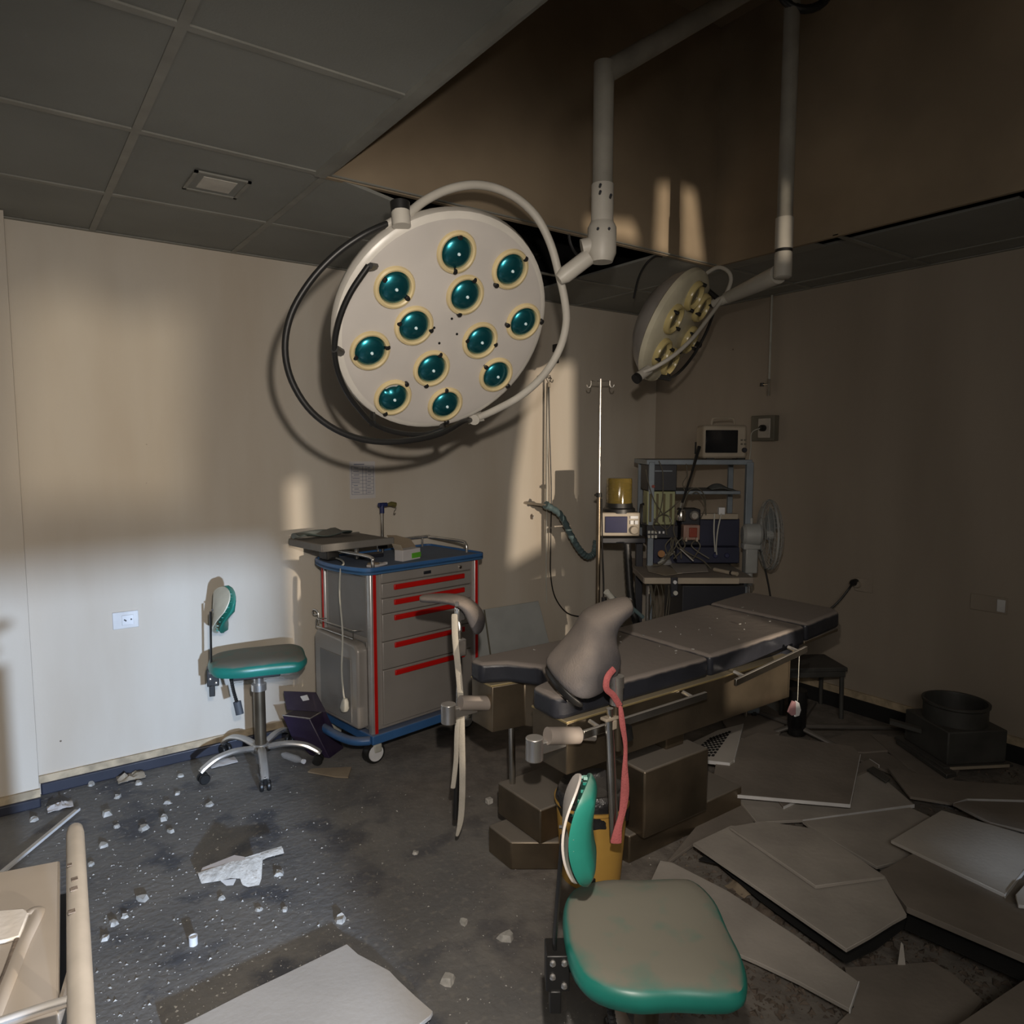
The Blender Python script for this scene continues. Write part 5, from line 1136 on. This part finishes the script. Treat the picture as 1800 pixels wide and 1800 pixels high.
board('dim board leaning by the right wall behind the pale lit board', [(1676, 1412), (1700, 1407), (1870, 1412), (1870, 1475), (1740, 1445)], [.075, .075, .07, .07, .07], 'board2')
board('grey brown board under the column cover, left of the pile', [(1160, 1530), (1250, 1420), (1330, 1400), (1325, 1445), (1218, 1484), (1180, 1512)], .022, 'board2')
board('small grey board between large boards under the black gap', [(1545, 1525), (1600, 1506), (1640, 1512), (1640, 1570), (1590, 1590), (1560, 1545)], .03, 'board')
board('thin upright board scrap standing by the bottom edge of the pile', [(1578, 1695), (1592, 1695), (1588, 1660), (1584, 1655)], [.02, .02, .07, .08], 'boardw', .005)
board('pale board fragment at the right picture edge below the bluish board', [(1785, 1572), (1800, 1555), (1860, 1560), (1860, 1600), (1790, 1590)], .13, 'boardw')
board('dark slat lying across the boards near the right wall', [(1575, 1300), (1590, 1300), (1682, 1358), (1664, 1362)], [.055, .055, .055, .055], 'duct', .02)
board('second narrow dark batten on boards in the middle of the pile', [(1524, 1352), (1535, 1346), (1565, 1368), (1558, 1374)], .06, 'duct', .008)
board('brown scrap of board between the stand base legs', [(1270, 1265), (1340, 1235), (1385, 1262), (1370, 1290), (1310, 1300), (1285, 1290)], .03, 'board2')
board('reddish brown board piece right of the stand base', [(1450, 1300), (1500, 1285), (1560, 1292), (1570, 1318), (1520, 1322), (1480, 1320)], .025, 'board2')
def gap_shade(label, pts, z=.032):  # flat black sheet standing in for deep shade between the boards
    P = [at(a, b, z=z) for a, b in pts]; t = thing('black_gap_shade', label, 'sheet', sum(P, Vector())/len(P)); MB().prism([p-ZUP*.004 for p in P], (0, 0, .004)).build('shade_sheet', 'void', t, world=True)
gap_shade('black painted-shade sheet along the lower edge of the largest grey board', [(1228, 1510), (1262, 1518), (1340, 1585), (1430, 1650), (1488, 1692), (1540, 1668), (1600, 1622), (1560, 1560), (1300, 1470)], .045)
gap_shade('black painted-shade sheet in the gap under the wide brown board', [(1598, 1600), (1590, 1632), (1700, 1680), (1830, 1738), (1860, 1700), (1760, 1620)], .05)
gap_shade('black painted-shade strip in the narrow gap between the middle boards', [(1428, 1455), (1450, 1480), (1545, 1545), (1610, 1512), (1602, 1494), (1500, 1480)], .026)
gap_shade('black painted-shade corner beside the foreground stool seat', [(1288, 1652), (1345, 1692), (1320, 1680), (1290, 1664)], .02)
# air grille board
gr = board('white framed air grille with dark slots lying under the table side', [(1240, 1336), (1283, 1341), (1290, 1336), (1306, 1272), (1262, 1283), (1205, 1310), (1180, 1345)], [.09, .09, .09, .09, .09, .09, .09], 'boardw', .014, edge=(0, 2), name='air_grille')
for k in range(7):
    s = k/6; a_ = Vector((1252-s*42, 1330-s*0)); b_ = Vector((1284-s*32, 1284+s*12))
    g = MB()
    for j in range(9):
        p = a_.lerp(b_, (j+.1)/9); q = a_.lerp(b_, (j+.75)/9)
        P_, Q_ = at(p.x, p.y, z=.0905), at(q.x, q.y, z=.0905); e_ = (P_-Q_).cross(ZUP).normalized()*.006
        g.prism([P_-e_, P_+e_, Q_+e_, Q_-e_], (0, 0, .0012))
    g.build('dark_slots', 'void', gr, world=True, kind='stuff')
# foreground board
fbz = .035
pp_ = [(610, 1659), (630, 1677), (655, 1690), (685, 1706), (700, 1722), (730, 1750), (761, 1777), (757, 1785), (735, 1802), (700, 1840), (300, 1840), (290, 1812), (330, 1796), (430, 1745), (500, 1712)]
t = board('large white ceiling board lying flat at the bottom middle of the picture', pp_, fbz, 'boardw', .012)
# duct box with round collar
dc = at(1668, 1352, z=.0); 
t = thing('duct_box', 'dark metal duct box with round open collar on right wall boards', 'duct', (-.30, -2.07, .05), R(-24))
P0 = at(1664, 1350, z=.05); P1 = at(1768, 1345, z=.05); P2 = at(1604, 1300, z=.05)
ux = (P1-P0); wx = ux.length; ux.normalize(); wy = .30; uy = ZUP.cross(ux).normalized()
t.location = P0; t.rotation_euler = (0, 0, math.atan2(ux.y, ux.x))
MB().bb((0, 0, .012), (wx, wy, .165)).build('box_body', 'duct', t, bevel=.006)
MB().bb((-.03, -.02, 0), (wx+.02, wy+.03, .012)).build('flange', 'duct', t, bevel=.002)
MB().bb((0, -.022, .0), (wx, -.018, .013)).build('pale_edge', 'edge', t).data.materials[0] = M['casing']
MB().lathe([(.135, 0), (.135, .075), (.142, .082), (.142, .092), (.130, .092), (.128, .08), (.128, .01), (0, .01)], 40, (wx*.5, wy*.5, .165)).build('round_collar', 'duct', t, bevel=0)
MB().prism([(-.10, wy*.9, .10), (-.02, wy*.5, .10), (-.0, wy*.6, .10), (-.08, wy, .10)], (0, 0, .02)).build('side_tab', 'duct', t)
# ================================================================ LOOSE THINGS ON THE FLOOR
a_, b_ = at(136, 1424, z=.012), at(-10, 1545, z=.012); d_ = (b_-a_).normalized(); e_ = d_.cross(ZUP)*.011
t = thing('metal_strip', 'long straight white metal strip lying on the floor left side', 'strip', a_)
MB().prism([a_-e_, a_+e_, b_+d_*.1+e_, b_+d_*.1-e_], (0, 0, .003)).build('strip', 'edge', t, world=True)
MB().prism([a_-e_, b_-e_, b_-e_*1.15, a_-e_*1.15], (0, 0, .010)).build('strip_lip', 'edge', t, world=True)
# chunk of broken ceiling board standing on its edge
t = thing('plaster_chunk', 'tilted chunk of broken plasterboard throwing a shadow on the floor', 'plaster', at(420, 1550, z=0))
zc_ = .07
top = [at(348, 1540, z=.018), at(470, 1498, z=.05), at(497, 1491, z=.045), at(500, 1500, z=.04), at(455, 1516, z=.045), at(452, 1520, z=.04), at(400, 1530, z=.035), at(354, 1552, z=.008)]
MB().prism([at(356, 1525, z=.035), at(412, 1503, z=.075), at(430, 1506, z=.07), at(432, 1512, z=.06), at(350, 1538, z=.025)], (0, .004, -.006)).build('paper_face', mat('brown_board_face', (.34, .29, .25), .8), t, world=True)
MB().prism([at(348, 1538, z=.028), at(432, 1511, z=.062), at(497, 1490, z=.05), at(500, 1500, z=.044), at(470, 1508, z=.045), at(462, 1512, z=.045), at(460, 1545, z=.010), at(456, 1556, z=.003), at(436, 1560, z=.002), at(426, 1556, z=.003), at(422, 1545, z=.015), at(405, 1544, z=.015), at(385, 1549, z=.01), at(354, 1554, z=.004)], (0, .012, .002)).build('broken_core', 'plaster', t, world=True, bevel=.002)
MB().prism([at(388, 1549, z=.008), at(415, 1546, z=.01), at(410, 1556, z=0.002), at(398, 1557, z=0.002)], (0, .004, .001)).build('small_shard', 'edge', t, world=True)
t = thing('plastic_ring', 'small white plastic ring cap standing on the dark floor', 'cap', at(340, 1660, z=0))
MB().lathe([(.0125, 0), (.0125, .027), (.0105, .027), (.0105, .006), (0, .006)], 24).build('ring_wall', 'cap', t)
t = thing('wood_plank_piece', 'flat pinkish cardboard strip on the floor before the drawer trolley', 'cardboard', at(580, 1358, z=.004))
MB().prism([at(a, b, z=.003) for a, b in ((541, 1358), (548, 1353), (618, 1350), (612, 1368), (590, 1367))], (0, 0, .006)).build('strip', 'card', t, world=True)
t = thing('plastic_bottle', 'small clear plastic bottle lying on floor beside the stool caster', 'bottle', at(516, 1330, z=0))
a_, b_ = at(496, 1326, z=.018), at(532, 1338, z=.018); MB().tube([a_, a_.lerp(b_, .15), a_.lerp(b_, .75), a_.lerp(b_, .9), b_], [.008, .017, .018, .010, .009], 14).build('bottle_body', 'film', t, world=True)
MB().tube([b_, b_+(b_-a_)*.08], .011, 12).build('bottle_cap', 'cap', t, world=True)
def crumple(name, label, cat, px, py, rx, ry, h, m, seed):
    c = at(px, py, z=0); t = thing(name, label, cat, c); rnd = random.Random(seed); rows = []
    for i in range(8):
        rows.append([Vector(((i/7-.5)*2*rx, (j/6-.5)*2*ry, .004+h*(rnd.random()**1.5)*(1-abs(i-3.5)/4.5)*(1-abs(j-3)/4))) for j in range(7)])
    MB().grid(rows, .002).build('crumpled_sheet', m, t); return t
crumple('crumpled_paper', 'crumpled paper scrap by skirting near the floor left', 'paper', 230, 1368, .055, .04, .045, 'casing', 1)
crumple('crumpled_paper', 'crumpled white cloth scrap on the floor under the rear stool', 'paper', 392, 1342, .06, .035, .02, 'paper', 2)
crumple('crumpled_paper', 'folded paper scrap beside the white metal strip', 'paper', 106, 1420, .045, .03, .03, 'paper', 3)
crumple('crumpled_paper', 'tan crumpled scrap among broken boards near big stool', 'paper', 1310, 1560, .06, .04, .05, 'card', 4)
o = at(860, 1412, z=0); t = thing('plaster_cube', 'small cube of plaster below the hanging table post', 'plaster', o); MB().box((0, 0, .011), (.026, .024, .022)).build('cube', 'plaster', t, bevel=.003)
o = at(1050, 1400, z=0)
# countable larger chips
rnd = random.Random(21)
CH = [(60, 1442, 2.2), (92, 1420, 1.8), (160, 1380, 2.2), (188, 1432, 3), (207, 1402, 2.2), (244, 1378, 2.2), (288, 1440, 2.6), (295, 1412, 2.), (252, 1457, 2.8), (318, 1365, 2), (312, 1396, 1.6), (368, 1416, 2), (300, 1462, 2), (206, 1454, 1.8), (183, 1487, 2.3),
      (160, 1520, 1.7), (184, 1651, 2), (200, 1625, 2), (490, 1537, 2.4), (598, 1618, 2.6), (600, 1700, 1.5), (250, 1582, 2.2), (220, 1612, 1.6), (815, 1622, 2.0), (788, 1726, 3.0), (890, 1650, 3.2), (660, 1735, 1.5), (1310, 1590, 3), (1345, 1602, 3.4), (1285, 1572, 2.4), (1610, 1640, 3), (1560, 1660, 2.6), (1520, 1690, 2.2), (1370, 1620, 2.6), (455, 1600, 1.5), (390, 1580, 1.6), (730, 1500, 1.5), (500, 1600, 1.4)]
proto = None
for k, (px, py, s) in enumerate(CH):
    n_ = rnd.randint(5, 8); r_ = s*.0085
    pts = [Vector((r_*(.75+.45*rnd.random())*math.cos(2*math.pi*i/n_), r_*(.6+.4*rnd.random())*math.sin(2*math.pi*i/n_), 0)) for i in range(n_)]
    mb = MB(); tp_ = [p*.72+Vector((rnd.uniform(-.2, .2)*r_, rnd.uniform(-.2, .2)*r_, r_*rnd.uniform(.4, .8))) for p in pts]
    mb.add(pts+tp_, [tuple(range(n_))[::-1], tuple(range(n_, 2*n_))]+[(i, (i+1) % n_, n_+(i+1) % n_, n_+i) for i in range(n_)])
    o = mb.build('plaster_chip', 'chip' if px < 1200 else 'dirt', None, sharp=20); o.location = at(px, py, z=0); o.rotation_euler.z = rnd.uniform(0, 6)
    zone = ('on the bluish lit floor near the left skirting' if px < 420 and py < 1475 else 'on the dark floor beside the cream cart rail' if px < 300 else 'on the dark floor around the broken chunk' if px < 560 else 'on the bare floor left of the foreground stool' if px < 1100 else 'in the brown rubble between fallen boards')
    tag(o, 'loose angular chip of broken plaster '+zone, 'chip', 'plaster chips '+zone)
# countless small crumbs
def crumbs(name, label, m, n, region, smin, smax, seed):
    rnd = random.Random(seed); mb = MB(); k = 0
    while k < n:
        px, py = region(rnd); p = at(px, py, z=0)
        if p.y > -.03 or p.x > -.05 or p.x < -3.9+.0*p.y: k += 1; continue
        s = smin+(smax-smin)*rnd.random()**3; a = rnd.uniform(0, 6.28)
        q = Matrix.Rotation(a, 3, 'Z') @ Matrix.Rotation(rnd.uniform(-.6, .6), 3, 'X')
        v = [q @ Vector(w_)*s for w_ in ((-1, -.5, 0), (.9, -.7*rnd.random(), 0), (.2, .9, 0), (0, 0, .8*rnd.uniform(.5, 1.1)))]
        mb.add([p+Vector((0, 0, s*.15))+w_ for w_ in v], [(0, 2, 1), (0, 1, 3), (1, 2, 3), (2, 0, 3)]); k += 1
    o = mb.build(name, m, None, kind='stuff', sharp=0)
    for p in o.data.polygons: p.use_smooth = False
    o['label'] = label; o['category'] = 'debris'
crumbs('plaster_crumbs', 'countless pale plaster crumbs scattered over the dark floor on the left', 'chip', 1500, lambda r: (r.gauss(300, 190), r.uniform(1340, 1800)), .0012, .0062, 1)
crumbs('plaster_grit', 'fine grit and splinters strewn over the middle of the floor', 'chip', 700, lambda r: (r.uniform(450, 1200), r.uniform(1380, 1800)), .001, .0035, 2)
crumbs('board_rubble', 'loose brown rubble lying between and under the fallen boards', 'dirt', 5000, lambda r: (r.uniform(1180, 1800), r.uniform(1300, 1790)), .003, .017, 3)
# litter on the cushions
def litter():
    rnd = random.Random(8); mb = MB()
    for k in range(40):
        x = rnd.uniform(-2.4, -1.0); y = rnd.uniform(-1.9, -1.5); z = .735 if x < -1.8 else .735+(x+1.78)*math.tan(-ang)
        if x > -1.78+Lm: z += .003
        s = rnd.uniform(.0015, .006); mb.box((x, y, z+.003), (s*2.2, s*.6, .003), Matrix.Rotation(rnd.uniform(0, 3), 3, 'Z'))
    o = mb.build('cushion_crumbs', 'chip', None, kind='stuff'); o['label'] = 'pale splinters scattered over the dusty table cushions'; o['category'] = 'debris'
litter()
